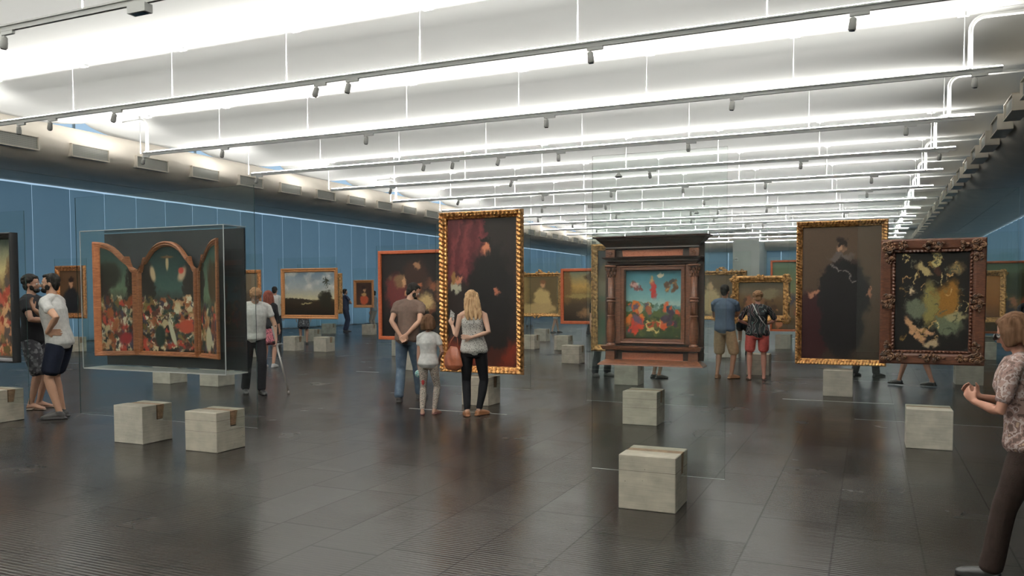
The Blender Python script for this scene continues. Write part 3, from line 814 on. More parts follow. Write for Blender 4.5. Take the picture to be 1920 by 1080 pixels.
def p_grey_portrait(bg, coat, accent, seed, table=None):
    def f(a):
        p = Paint(140, 210, a, bg, seed)
        p.vgrad([(0, tuple(c*.55 for c in bg)), (.3, tuple(c*.8 for c in bg)), (1, bg)])
        if table: p.blob(.12, .22, .24, .30, table, .15, 0, warp=.1)
        p.blob(.52, .50, .34, .26, coat, .16, 0, warp=.12); p.blob(.52, .24, .26, .24, coat, .2, warp=.15)
        p.blob(.5, .845, .055, .05, (178, 136, 108), .7); p.blob(.5, .885, .07, .03, (34, 24, 20), .5)
        p.blob(.5, .775, .15, .025, (96, 88, 82), .5, 0, warp=.2); p.blob(.13, .50, .05, .025, accent, .6); p.blob(.86, .515, .035, .03, accent, .6)
        p.streak([(.37+.33*t, .73-.14*t) for t in np.linspace(0, 1, 26)], .006, (120, 116, 110), .8)
        return p.mottled(.12, 12, 18)
    return f
def p_swirl(a):
    p = Paint(150, 190, a, (20, 17, 15), 5)
    cols = [(198, 176, 120), (60, 66, 52), (120, 96, 50), (176, 140, 90), (84, 84, 66)]
    p.blob(.70, .50, .17, .20, (132, 92, 36), .5, -18, warp=.6); p.blob(.48, .48, .12, .2, (122, 112, 64), .5, 0, warp=.5)
    p.blob(.28, .42, .14, .1, (90, 96, 78), .5, 30, warp=.5); p.blob(.74, .26, .2, .1, (92, 100, 78), .4, -10, warp=.5); p.blob(.82, .34, .13, .06, (140, 132, 96), .5, 20, warp=.4)
    p.blob(.28, .2, .05, .16, (186, 142, 104), .5, 35, warp=.4); p.blob(.4, .2, .12, .025, (190, 146, 108), .5, -25)
    p.blob(.36, .84, .14, .04, (168, 150, 104), .5, -40, warp=.8); p.blob(.82, .84, .1, .06, (128, 108, 70), .6, 60, warp=.8); p.blob(.55, .93, .05, .09, (186, 168, 110), .5, 0, warp=.6)
    for i in range(46):
        x, y, an = p.r.uniform(.05, .95), p.r.uniform(.08, .98), p.r.uniform(0, PI); c = cols[p.r.randint(5)]
        L_ = p.r.uniform(.05, .14); cv = p.r.uniform(-3, 3)
        p.streak([(x+t*L_*math.cos(an+cv*t), y+t*L_*math.sin(an+cv*t)) for t in np.linspace(0, 1, 12)], .006, c, .9)
    p.blob(.58, .8, .04, .04, (60, 34, 24), .4); p.blob(.22, .62, .03, .04, (196, 172, 136), .6); p.blob(.5, .06, .12, .035, (170, 150, 118), .6, 10, warp=.5)
    return p.mottled(.3, 18, 18)
def p_bright_sky(a):
    p = Paint(190, 230, a, (80, 120, 130), 6)
    p.vgrad([(0, (38, 48, 26)), (.2, (60, 74, 34)), (.38, (70, 84, 40)), (.43, (196, 206, 190)), (.6, (132, 176, 178)), (1, (52, 106, 122))])
    p.blob(.15, .44, .28, .10, (60, 76, 36), .2, -12, warp=.2); p.blob(.6, .36, .3, .06, (76, 88, 44), .3, -14, warp=.2); p.blob(.88, .42, .16, .06, (92, 134, 136), .4, 8, warp=.3)
    p.blob(.5, .72, .06, .14, (178, 48, 44), .35, 0, warp=.3); p.blob(.48, .86, .05, .06, (206, 160, 104), .5)
    p.dabs(16, (.1, .3, .73, .83), [(206, 160, 150), (120, 60, 60), (190, 190, 180), (90, 60, 50)], .028, 20, 2); p.dabs(16, (.70, .9, .72, .84), [(128, 92, 60), (90, 60, 40), (170, 130, 80), (60, 50, 50)], .028, 20, 2); p.blob(.62, .93, .06, .03, (220, 206, 180), .5, warp=.5)
    p.blob(.5, .21, .16, .08, (214, 186, 120), .15); p.blob(.5, .20, .11, .045, (170, 66, 34), .15); p.blob(.5, .12, .14, .03, (206, 182, 120), .15)
    p.dabs(60, (.02, .98, .40, .5), [(90, 120, 110), (60, 80, 50), (120, 150, 140)], .03, 20, 1)
    p.dabs(60, (.02, .98, .04, .36), [(40, 56, 24), (70, 80, 36), (90, 84, 44)], .03, 20, 1)
    p.dabs(34, (.05, .3, .1, .5), [(206, 66, 36), (212, 110, 40), (190, 60, 48), (90, 70, 90)], .034, 20, 2.6)
    p.dabs(22, (.62, .95, .08, .48), [(188, 44, 40), (60, 44, 60), (40, 70, 90), (200, 90, 50)], .032, 20, 2.6)
    p.dabs(10, (.25, .45, .38, .5), [(60, 60, 80), (200, 170, 120), (150, 80, 50)], .035, 20, 2)
    return p.mottled(.12, 16, 16)
def p_landscape_clouds(a):
    p = Paint(150, 120, a, (120, 130, 140), 7)
    p.vgrad([(0, (26, 20, 14)), (.30, (44, 34, 22)), (.34, (74, 64, 44)), (.38, (226, 216, 178)), (.62, (176, 182, 182)), (1, (126, 146, 162))])
    cl = np.clip((p.noise(4, 3, 4)-.46)*5, 0, 1)*np.clip((p.v-.55)/.12, 0, 1); p.mixin(cl*.9, (238, 236, 228)); p.mixin(np.clip((p.noise(5, 4, 4)-.55)*4, 0, 1)*(p.v > .5)*.4, (128, 130, 136))
    p.blob(.2, .34, .4, .05, (40, 32, 22), .4, -3, warp=.4); p.blob(.82, .36, .14, .2, (34, 32, 22), .3, 0, warp=.8); p.blob(.45, .27, .1, .02, (176, 164, 120), .5, warp=.6)
    for k_ in range(9):
        an = k_/9*2*PI+.3; p.streak([(.84+.07*t*math.cos(an), .80+.13*t*math.sin(an)-.05*t*t) for t in np.linspace(0, 1, 10)], .010, (40, 42, 26), .8)
    p.streak([(.84+.01*math.sin(t*3), .4+.4*t) for t in np.linspace(0, 1, 26)], .006, (70, 60, 40), .6)
    return p.mottled(.14, 18, 14)
def p_gold_landscape(a):
    p = Paint(110, 110, a, (120, 106, 70), 8)
    p.vgrad([(0, (34, 26, 18)), (.35, (64, 50, 32)), (.5, (110, 90, 54)), (.7, (196, 158, 88)), (1, (120, 124, 104))])
    p.blob(.75, .82, .3, .16, (62, 46, 28), .4, -20, warp=1.0); p.blob(.05, .7, .12, .3, (110, 84, 48), .5, warp=.8); p.blob(.6, .18, .3, .1, (120, 92, 62), .5, 10, warp=1.0)
    p.blob(.35, .5, .3, .04, (150, 130, 80), .5, warp=.5)
    return p.mottled(.25, 14, 12)
def p_seated_pale(a):
    p = Paint(110, 90, a, (84, 70, 42), 9)
    p.blob(.15, .6, .16, .6, (120, 100, 60), .5); p.blob(.62, .36, .2, .3, (190, 166, 112), .3, 12, warp=.4); p.blob(.5, .12, .45, .16, (176, 152, 104), .4, 0, warp=.5); p.blob(.64, .78, .055, .09, (190, 146, 108), .5); p.blob(.64, .86, .06, .05, (110, 72, 44), .5)
    return p.mottled(.16, 12, 12)
def p_pale_bust(a):
    p = Paint(110, 90, a, (84, 70, 50), 10)
    p.blob(.38, .35, .2, .3, (206, 184, 140), .4, 0, warp=.4); p.blob(.36, .72, .06, .1, (214, 182, 140), .5); p.blob(.9, .3, .3, .5, (60, 50, 36), .5); return p.mottled(.16, 12, 12)
def p_brown_field(a):
    p = Paint(110, 80, a, (84, 72, 52), 11)
    p.vgrad([(0, (58, 46, 32)), (.45, (100, 78, 50)), (.7, (104, 92, 72)), (1, (70, 66, 52))])
    p.blob(.25, .4, .1, .2, (140, 92, 66), .6, 0, warp=.8); p.blob(.6, .62, .3, .15, (132, 120, 92), .6, 10, warp=.7); p.dabs(20, (.1, .9, .1, .5), [(120, 84, 56), (70, 50, 34), (150, 110, 80)], .05, 20); return p.mottled(.2, 12, 12)
def p_green_scene(a):
    p = Paint(110, 110, a, (96, 100, 72), 12)
    p.vgrad([(0, (66, 52, 36)), (.35, (120, 88, 56)), (.6, (122, 122, 84)), (1, (84, 104, 84))]); p.blob(.75, .7, .3, .22, (56, 58, 40), .5, 0, warp=.8)
    p.dabs(30, (.05, .95, .1, .5), [(190, 120, 84), (120, 60, 44), (160, 140, 110), (60, 50, 60)], .06, 25); return p.mottled(.16, 12, 12)
def p_plain(c, c2, seed, face=True):
    def f(a):
        p = Paint(70, 90, a, c, seed)
        p.blob(.5, .28, .36, .32, c2, .3, 0, warp=.3)
        if face: p.blob(.5, .70, .09, .10, (186, 140, 108), .5); p.blob(.5, .79, .11, .06, (40, 28, 22), .5)
        return p.mottled(.15, 10, 10)
    return f
def p_crowd_sky(seed, lo, sky0, sky1, fig, w=120, h=150, top=.55, n=420, size=.022):
    def f(a):
        p = Paint(w, h, a, lo, seed)
        p.vgrad([(0, lo), (top, tuple((np.array(lo)*.6+np.array(sky0)*.4))), (top+.1, sky0), (1, sky1)])
        p.blob(.08, .66, .2, .2, tuple(np.array(lo)*.9), .3, warp=.6); p.blob(.95, .66, .16, .2, tuple(np.array(lo)*.9), .3, warp=.6)
        p.dabs(n, (0, 1, .02, top), fig, size, 30, 2.6)
        return p.mottled(.18, 18, 18)
    return f

# frame reliefs
def h_leaf(p, A, bt):
    b = prof_fun(bt)
    return lambda s, t, L: b(t)+A*math.sin(PI*t)**.5*(abs(math.sin(PI*(s/p+t*.9)))**.8)*(0.7+.3*math.sin(2*PI*(t*2)))
def h_plain(bt):
    b = prof_fun(bt); return lambda s, t, L: b(t)
def h_bead(p, A, bt, t0, t1):
    b = prof_fun(bt); return lambda s, t, L: b(t)+(A*abs(math.sin(PI*s/p)) if t0 < t < t1 else 0)
P_OGEE = [(0, .02), (.08, .055), (.3, .07), (.5, .05), (.7, .035), (.85, .03), (.92, .038), (1, .012)]
P_BIG = [(0, .04), (.1, .085), (.35, .09), (.6, .06), (.8, .035), (.9, .045), (1, .015)]
P_FLAT = [(0, .045), (.1, .05), (.85, .05), (.9, .04), (1, .03)]

# ---- near block with an empty sheet
easel(-1.46, 5.876, 1.0, 'empty glass sheet in the nearest concrete block, in front of the columned altarpiece', 'concrete', gx=0.02, top=2.61)
# ---- triptych easel
et = easel(-7.18, 6.318, 2.55, 'wide glass sheet held by two concrete blocks, carrying the cased triptych', 'concrete0', gx=0.305, bases=(0,), top=2.66)
o = EB['concrete3'][0].copy() if 'concrete3' in EB else None
if o is None:
    o = easel_base_mesh().build('concrete_block', M['concrete3'], et); bv = o.modifiers.new('bevel', 'BEVEL'); bv.width = 0.005; bv.segments = 1; bv.limit_method = 'ANGLE'
    wd = MB().prism([(.004, .250), (.068, .250), (.095, .396), (.004, .396)], 'x', -.205, .205).build('wooden_wedge', M['wedge'], o); EB['concrete3'] = (o, wd)
o.location = (1.065, -0.046, 0); o.parent = et
# ---- the other easels: (x of block, sheet y, sheet width, sheet offset, kind, label)
ED = [(-2.51, 9.602, 1.50, 0.02, 'concrete3', 'glass sheet and concrete block carrying the columned wooden altarpiece'),
      (-3.83, 13.651, 1.45, 0.0, 'concrete0', 'glass sheet and concrete block right behind the altarpiece'),
      (-5.094, 10.366, 1.50, 0.02, 'concrete', 'glass sheet and concrete block carrying the tall gilded picture behind the woman with the bag'),
      (-8.83, 14.591, 1.62, 0.0, 'concrete0', 'glass sheet and concrete block behind the man in the brown shirt'),
      (-11.0, 17.82, 1.3, 0.0, 'concrete0', 'glass sheet and pale concrete block farther back behind the red framed group picture'),
      (-17.304, 22.272, 1.6, 0.2, 'concrete0', 'glass sheet and concrete block carrying the gilded picture seen edge on behind the landscape'),
      (-19.947, 26.706, 1.2, 0, 'concrete0', 'darker concrete block and glass sheet beside the standing visitors near the blue wall'),
      (-17.925, 26.577, 1.05, -.2, 'concrete', 'glass sheet and concrete block carrying the small portrait in coral dress'),
      (-10.044, 25.099, 1.2, 0, 'concrete0', 'glass sheet and concrete block far back beside the walking legs in white shorts'),
      (-6.19, 17.372, 1.4, 0.3, 'concrete3', 'glass sheet and seamed concrete block carrying the golden landscape in red frame'),
      (-1.97, 16.278, 1.25, 0, 'concrete', 'glass sheet and concrete block behind the legs of the woman in pink shorts'),
      (-3.137, 20.404, 1.5, -.3, 'concrete0', 'glass sheet and concrete block between the two visitors seen from behind'),
      (-2.247, 24.098, 2.1, .5, 'concrete0', 'glass sheet and grey concrete block farther back, right of the woman in pink shorts'),
      (-0.437, 13.37, 1.5, 0, 'concrete0', 'glass sheet and concrete block carrying the tall portrait in black'),
      (0.56, 9.262, 1.45, 0.03, 'concrete0', 'glass sheet and concrete block carrying the swirling picture in dark carved frame'),
      (1.56, 15.89, 1.3, 0.1, 'concrete0', 'glass sheet and concrete block just behind the lower right of the dark carved frame'),
      (2.83, 25.148, 1.5, -.1, 'concrete0', 'glass sheet and small far concrete block right of the dark carved frame'),
      (-20.41, 15.7, 1.3, -.1, 'concrete', 'glass sheet and concrete block carrying the small portrait at the far left'),
      (-10.017, 6.602, 1.4, -.1, 'concrete', 'glass sheet and concrete block cut by the left picture edge beside the sandals')]
for x, y, gw, gx, var, lb in ED: easel(x, y, gw, lb, var, gx)
easel(-14.88, 18.295, 2.0, 'wide glass sheet and two concrete blocks carrying the cloudy landscape', 'concrete0', .5, (0, 1.055))
easel(-8.924, 21.375, 2.1, 'glass sheet and two concrete blocks carrying the pale seated figure picture', 'concrete', .5, (0, 1.02))
easel(-11.496, 10.72, 2.3, 'wide glass sheet and two concrete blocks seen under the triptych case', 'concrete0', .55, (0, 1.11))

# ---- pictures
picture('framed_painting', (826, 980, 395, 700), 10.366, .105, M['gold'], h_leaf(.062, .045, P_BIG), p_big_dark,
        'tall dark painting with maroon patch in broad gilded leaf frame', step=.009, nt=16)
picture('framed_painting', (709, 836, 469, 638), 14.591, .075, M['orange'], h_plain(P_FLAT), p_group_dark, 'dark painting of huddled shapes in flat orange red frame')
picture('framed_painting', (1492, 1664, 413, 685), 13.37, .095, M['gold'], h_leaf(.045, .034, P_BIG), p_grey_portrait((88, 70, 54), (20, 17, 18), (170, 118, 92), 4, (46, 18, 20)),
        'tall painting of a large black mass on brown ground in gilded frame', step=.009, nt=16)
def greco_extra(t, W, H, fr):
    rs = np.random.RandomState(3)
    def cluster(mb_, *a):
        mb = MB(); globals()['cluster'](mb, *a); mb.build('carved_ornament', M['mahog_carved'], t, True)
    mb = None
    for sx in (-1, 1):
        for sz in (-1, 1):
            cluster(mb, sx*(W/2-.075), sz*(H/2-.075), -.058, .068, .068, 5, .011, rs)
            cluster(mb, sx*(W/2-.075), sz*(H/2-.19), -.055, .045, .06, 3, .009, rs)
            cluster(mb, sx*(W/2-.20), sz*(H/2-.07), -.055, .06, .045, 3, .009, rs)
        cluster(mb, sx*(W/2-.075), 0, -.056, .06, .11, 6, .010, rs)
        cluster(mb, 0, sx*(H/2-.072), -.056, .12, .05, 6, .010, rs)
picture('framed_painting', (1650, 1849, 447, 684), 9.262, .145, M['mahog'], h_bead(.035, .022, [(0, .035), (.06, .05), (.7, .045), (.76, .025), (.8, .03), (.95, .03), (1, .01)], .8, .95), p_swirl,
        'dark swirling painting with pale streaks in dark brown carved frame', extra=greco_extra, step=.010, nt=16)
def rocaille(seed, tube, ext, big):
    def f(t, W, H, fr):
        rs = np.random.RandomState(seed); mb = None
        def cluster(mb_, *a):
            mb = MB(); globals()['cluster'](mb, *a); mb.build('carved_ornament', fr.data.materials[0], t, True)
        for sx in (-1, 1):
            for sz in (-1, 1): cluster(mb, sx*(W/2-ext), sz*(H/2-ext), -.06, big, big, 6, tube, rs)
            cluster(mb, 0, sx*(H/2-ext*.5), -.06, big*1.5, big*.6, 6, tube, rs)
            cluster(mb, sx*(W/2-ext*.5), 0, -.06, big*.6, big*1.2, 5, tube, rs)
    return f
def crest(seed, tube):
    def f(t, W, H, fr):
        rs = np.random.RandomState(seed); mb = MB()
        cluster(mb, .1, H/2+.0, -.05, .16, .09, 7, tube, rs)
        for k_ in range(-5, 6): 
            if abs(k_) > 1: spiral(mb, k_*W/12, H/2-.01, -.05, .045, 1.2, 0, tube*.8, 1 if k_ % 2 else -1, 10)
        mb.build('carved_crest', fr.data.materials[0], t, True); mb = MB()
        cluster(mb, .0, -H/2+.02, -.05, .18, .06, 6, tube, rs)
        mb.build('carved_ornament', fr.data.materials[0], t, True)
    return f
picture('framed_painting', (1372, 1481, 517, 604), 16.278, .13, M['gold2'], h_leaf(.09, .015, P_OGEE), p_brown_field, 'brown landscape painting in bulging gilded scroll frame behind the two standing visitors', extra=rocaille(5, .018, .06, .085))
picture('framed_painting', (1290, 1400, 508, 600), 20.404, .10, M['gold2'], h_leaf(.12, .01, P_OGEE), p_pale_bust, 'painting with pale bust shape in gilded frame behind the man in the blue shirt', extra=crest(6, .016))
picture('framed_painting', (962, 1052, 512, 594), 21.375, .10, M['gold2'], h_leaf(.12, .01, P_OGEE), p_seated_pale, 'painting with pale yellow figure shape in gilded frame with a crest', extra=crest(7, .016))
picture('framed_painting', (1051, 1150, 503, 608), 17.372, .07, M['orange'], h_plain(P_FLAT), p_gold_landscape, 'golden evening landscape painting in flat red frame')
picture('framed_painting', (1444, 1578, 487, 622), 24.098, .06, M['orange'], h_plain(P_FLAT), p_green_scene, 'large greenish painting in thin red frame behind the brown ground portrait')
picture('framed_painting', (1108, 1226, 456, 660), 13.651, .12, M['gold2'], h_leaf(.08, .02, P_OGEE), lambda a: p_crowd_sky(15, (22, 20, 20), (40, 60, 50), (60, 56, 46), [(60, 80, 60), (90, 80, 60), (30, 30, 34)], 60, 80, .9, 40, .09)(a),
        'tall dark painting in worn gilded frame sticking out left of the altarpiece')
picture('framed_painting', (1790, 1887, 507, 605), 22.0, .13, M['gold2'], h_leaf(.08, .02, P_BIG), lambda a: Paint(60, 60, a, (176, 118, 64), 3).vgrad([(0, (96, 60, 34)), (.3, (150, 96, 50)), (1, (190, 130, 70))]).mottled(.1), 'ochre painting in carved gilded frame half hidden behind the dark carved frame', extra=rocaille(8, .016, .07, .09))
easel(2.5, 22.0, 1.3, 'glass sheet of the ochre painting half hidden behind the dark carved frame', 'concrete0')
picture('framed_painting', (1800, 1990, 489, 626), 24.0, .06, M['orange'], h_plain(P_FLAT), p_green_scene, 'wide hazy outdoor painting in thin brown frame at the right edge of the picture')
easel(4.2, 24.0, 2.4, 'glass sheet of the wide hazy outdoor painting at the right edge', 'concrete0')
picture('framed_painting', (527, 632, 503, 598), 18.295, .11, M['oak'], h_plain([(0, .05), (.12, .07), (.3, .06), (.5, .045), (.8, .05), (.9, .03), (1, .012)]), p_landscape_clouds, 'landscape painting with white clouds and a palm tree in honey coloured frame')
picture('framed_painting', (556, 641, 513, 588), 22.272, .14, M['gold2'], h_leaf(.1, .03, P_BIG), p_brown_field, 'picture in gilded carved frame seen just past the right edge of the cloudy landscape', extra=rocaille(9, .016, .07, .07))
picture('framed_painting', (663, 700, 525, 577), 26.577, .11, M['oak'], h_plain([(0, .05), (.15, .07), (.35, .06), (.6, .045), (1, .012)]), lambda a: Paint(60, 90, a, (60, 42, 34), 21).blob(.52, .24, .27, .22, (206, 98, 66), .3, -12, warp=.2).blob(.5, .48, .16, .08, (214, 170, 112), .5).blob(.55, .68, .09, .10, (206, 160, 124), .5).blob(.5, .78, .12, .08, (38, 26, 22), .5).mottled(.1), 'small portrait with coral red dress shape in honey coloured frame')
picture('framed_painting', (446, 488, 506, 598), 16.0, .09, M['goldred'], h_plain(P_FLAT), p_plain((112, 96, 78), (70, 60, 50), 22, False), 'small taupe picture in reddish frame behind the person with the crutch')
easel(-14.45, 16.0, 1.0, 'glass sheet of the small taupe picture behind the person with the crutch', 'concrete0')
picture('framed_painting', (104, 160, 498, 597), 15.7, .15, M['goldred'], h_leaf(.14, .022, P_OGEE), p_plain((92, 66, 44), (36, 34, 34), 23), 'small dark portrait in reddish gilded frame at the far left near the blue blinds')
picture('framed_painting', (-60, 30, 438, 678), 6.602, .075, [M['black']][0], h_plain([(0, .10), (.35, .10), (.4, .085), (.8, .06), (1, .02)]), 
        p_crowd_sky(24, (92, 66, 40), (176, 160, 112), (60, 70, 62), [(176, 120, 84), (140, 60, 44), (96, 84, 52), (60, 50, 44), (190, 150, 110)], 110, 170, .62, 300, .03),
        'dark framed crowd painting cut by the left picture edge, above the sandals')

# ---- columned altarpiece
def altarpiece():
    yg = 9.602; yb = yg-.0055; xc = -2.385
    t = thing('altarpiece', (xc, yb, 0), 'carved walnut altarpiece with two columns around a bright painting', 'altarpiece', 'framed pictures hung on the glass sheets')
    def Z(py, d=.2): return at_y(1218, py, yg-d).z
    # backboard
    zc0, zc1 = Z(459), Z(443, .3)
    MB().box(-.60, .60, -.04, 0, Z(676), zc1-.02).build('backboard', M['walnut_dark'], t)
    # upper cornice: flares outward upward
    def mould(zlist, wlist, dlist, name, mat, inset=0):
        mb = MB(); v = []
        for z, w_, d in zip(zlist, wlist, dlist): v += [(-w_, 0, z), (-w_, -d, z), (w_, -d, z), (w_, 0, z)]
        n = len(zlist); f = [(i*4+j, i*4+j+1, i*4+4+j+1, i*4+4+j) for i in range(n-1) for j in range(3)]
        f += [(0, 3, 2, 1), (4*n-4, 4*n-3, 4*n-2, 4*n-1)] + [(i*4+3, i*4, i*4+4, i*4+7) for i in range(n-1)]
        mb.add(v, f); return mb.build(name, mat, t)
    a, b = Z(466, .25), Z(441, .3)
    mould([a, a+.015, a+.03, a+.06, a+.10, a+.13, b-.02, b-.015, b], [.555, .565, .56, .585, .63, .66, .675, .69, .692], [.15, .165, .16, .19, .24, .265, .28, .295, .297], 'cornice', M['walnut_dark'])
    # frieze with marbled panel and end blocks
    f0, f1 = Z(481), a
    MB().box(-.54, .54, -.10, 0, f0, f1).build('frieze', M['walnut_dark'], t)
    mb = MB(); mb.add([(-.36, -.112, f0+.01), (.36, -.112, f0+.01), (.37, -.112, f1-.005), (-.37, -.112, f1-.005), (-.36, -.10, f0+.01), (.36, -.10, f0+.01), (.37, -.10, f1-.005), (-.37, -.10, f1-.005)], [(0, 1, 2, 3), (4, 7, 6, 5), (0, 4, 5, 1), (1, 5, 6, 2), (2, 6, 7, 3), (3, 7, 4, 0)])
    mb.build('frieze_panel', M['porph'], t)['label'] = 'red marbled panel'
    rs = np.random.RandomState(1)
    for s in (-1, 1):
        o = MB().box(s*.505-.055, s*.505+.055, -.165, -.10, f0, f1).build('frieze_block', M['walnut'], t)
        mb = MB(); cluster(mb, s*.505, (f0+f1)/2, -.167, .032, .032, 5, .006, rs); mb.ell((s*.505, -.17, (f0+f1)/2), (.014, .01, .014)); mb.build('rosette', M['walnut'], o, True)
    # second cornice
    g0, g1 = Z(496), f0
    mould([g0, g0+.01, g0+.02, g0+.045, g0+.06, g1-.012, g1], [.50, .53, .525, .555, .55, .595, .60], [.10, .13, .125, .155, .15, .21, .215], 'entablature', M['walnut_dark'])
    # inner frame and canvas
    zt, zb_ = g0-.005, Z(646)
    W = .80; H = zt-zb_
    fr = relief_frame(W, H, .065, h_bead(.018, .006, [(0, .05), (.1, .085), (.3, .085), (.35, .07), (.7, .07), (.8, .08), (1, .03)], .4, .65), .008, 14)
    o = fr.build('inner_frame', M['walnut'], t, True); o.location = (0, -.04, (zt+zb_)/2)
    p = p_bright_sky(.67/(H-.13)); canvas('canvas', p, -.337, .337, zb_+.063, zt-.063, -.055, t)
    # flanking boards with gadroons
    for s in (-1, 1): MB().box(s*.43-.035, s*.43+.035, -.10, -.04, zb_, zt).build('side_board', M['walnut'], t)
    # columns
    shelf = Z(651); ct = g0; hcol = ct-shelf
    for s in (-1, 1):
        cx_, cy_ = s*.502, -.125
        z0 = shelf; R_ = .042
        o = MB().lathe([(R_, z0+hcol*.38), (R_*.98, z0+hcol*.5), (R_*.92, z0+hcol*.86)], cx_, cy_, 64, lambda th, z: 1-.07*abs(math.sin(th*8))).build('column_shaft', M['walnut'], t, True)
        MB().lathe([(R_*1.02, z0+hcol*.545), (R_*1.3, z0+hcol*.55), (R_*1.3, z0+hcol*.565), (R_*1.02, z0+hcol*.57), (R_*1.02, z0+hcol*.58), (R_*1.3, z0+hcol*.585), (R_*1.3, z0+hcol*.60), (R_*1.02, z0+hcol*.605)], cx_, cy_, 24).build('column_ring', M['walnut'], o, True)
        MB().lathe([(.052, z0), (.055, z0+.02), (.045, z0+.03), (.032, z0+.04), (.045, z0+.055), (.052, z0+hcol*.16), (.048, z0+hcol*.28), (.036, z0+hcol*.36), (.046, z0+hcol*.37), (.04, z0+hcol*.385)], cx_, cy_, 48, lambda th, z: 1+.10*abs(math.sin(th*5+z*18))).build('column_bulb', M['walnut'], o, True)
        mb = MB()
        for k_ in range(3):
            for j in range(8):
                th = 2*PI*j/8+k_*.4; zz = z0+hcol*(.87+.035*k_); rr = .040+.008*k_
                mb.ell((cx_+rr*math.cos(th), cy_+rr*math.sin(th), zz), (.013, .011, .022), None, 6, 5)
        mb.box(cx_-.062, cx_+.062, cy_-.062, cy_+.062, z0+hcol*.975, ct)
        for sx in (-1, 1): spiral(mb, cx_+sx*.045, z0+hcol*.955, cy_-.05, .018, 1.3, 0, .006, sx, 10)
        mb.build('capital', M['walnut'], o, True)
    # shelf, predella, base
    mould([Z(660), Z(657), Z(653), Z(650)], [.50, .585, .60, .61], [.10, .20, .215, .22], 'shelf', M['walnut'])
    q0, q1 = Z(676), Z(660)
    MB().box(-.52, .52, -.09, 0, q0, q1).build('predella', M['walnut_dark'], t)
    MB().box(-.37, .37, -.10, -.09, q0, q1-.02).build('predella_panel', M['porph'], t)['label'] = 'dull red panel'
    for s in (-1, 1): MB().box(s*.50-.055, s*.50+.055, -.165, -.09, q0, q1).build('predella_block', M['walnut'], t)
    mould([Z(686), Z(684), Z(680), Z(676)], [.635, .63, .60, .56], [.26, .255, .22, .17], 'base_moulding', M['walnut'])
altarpiece()

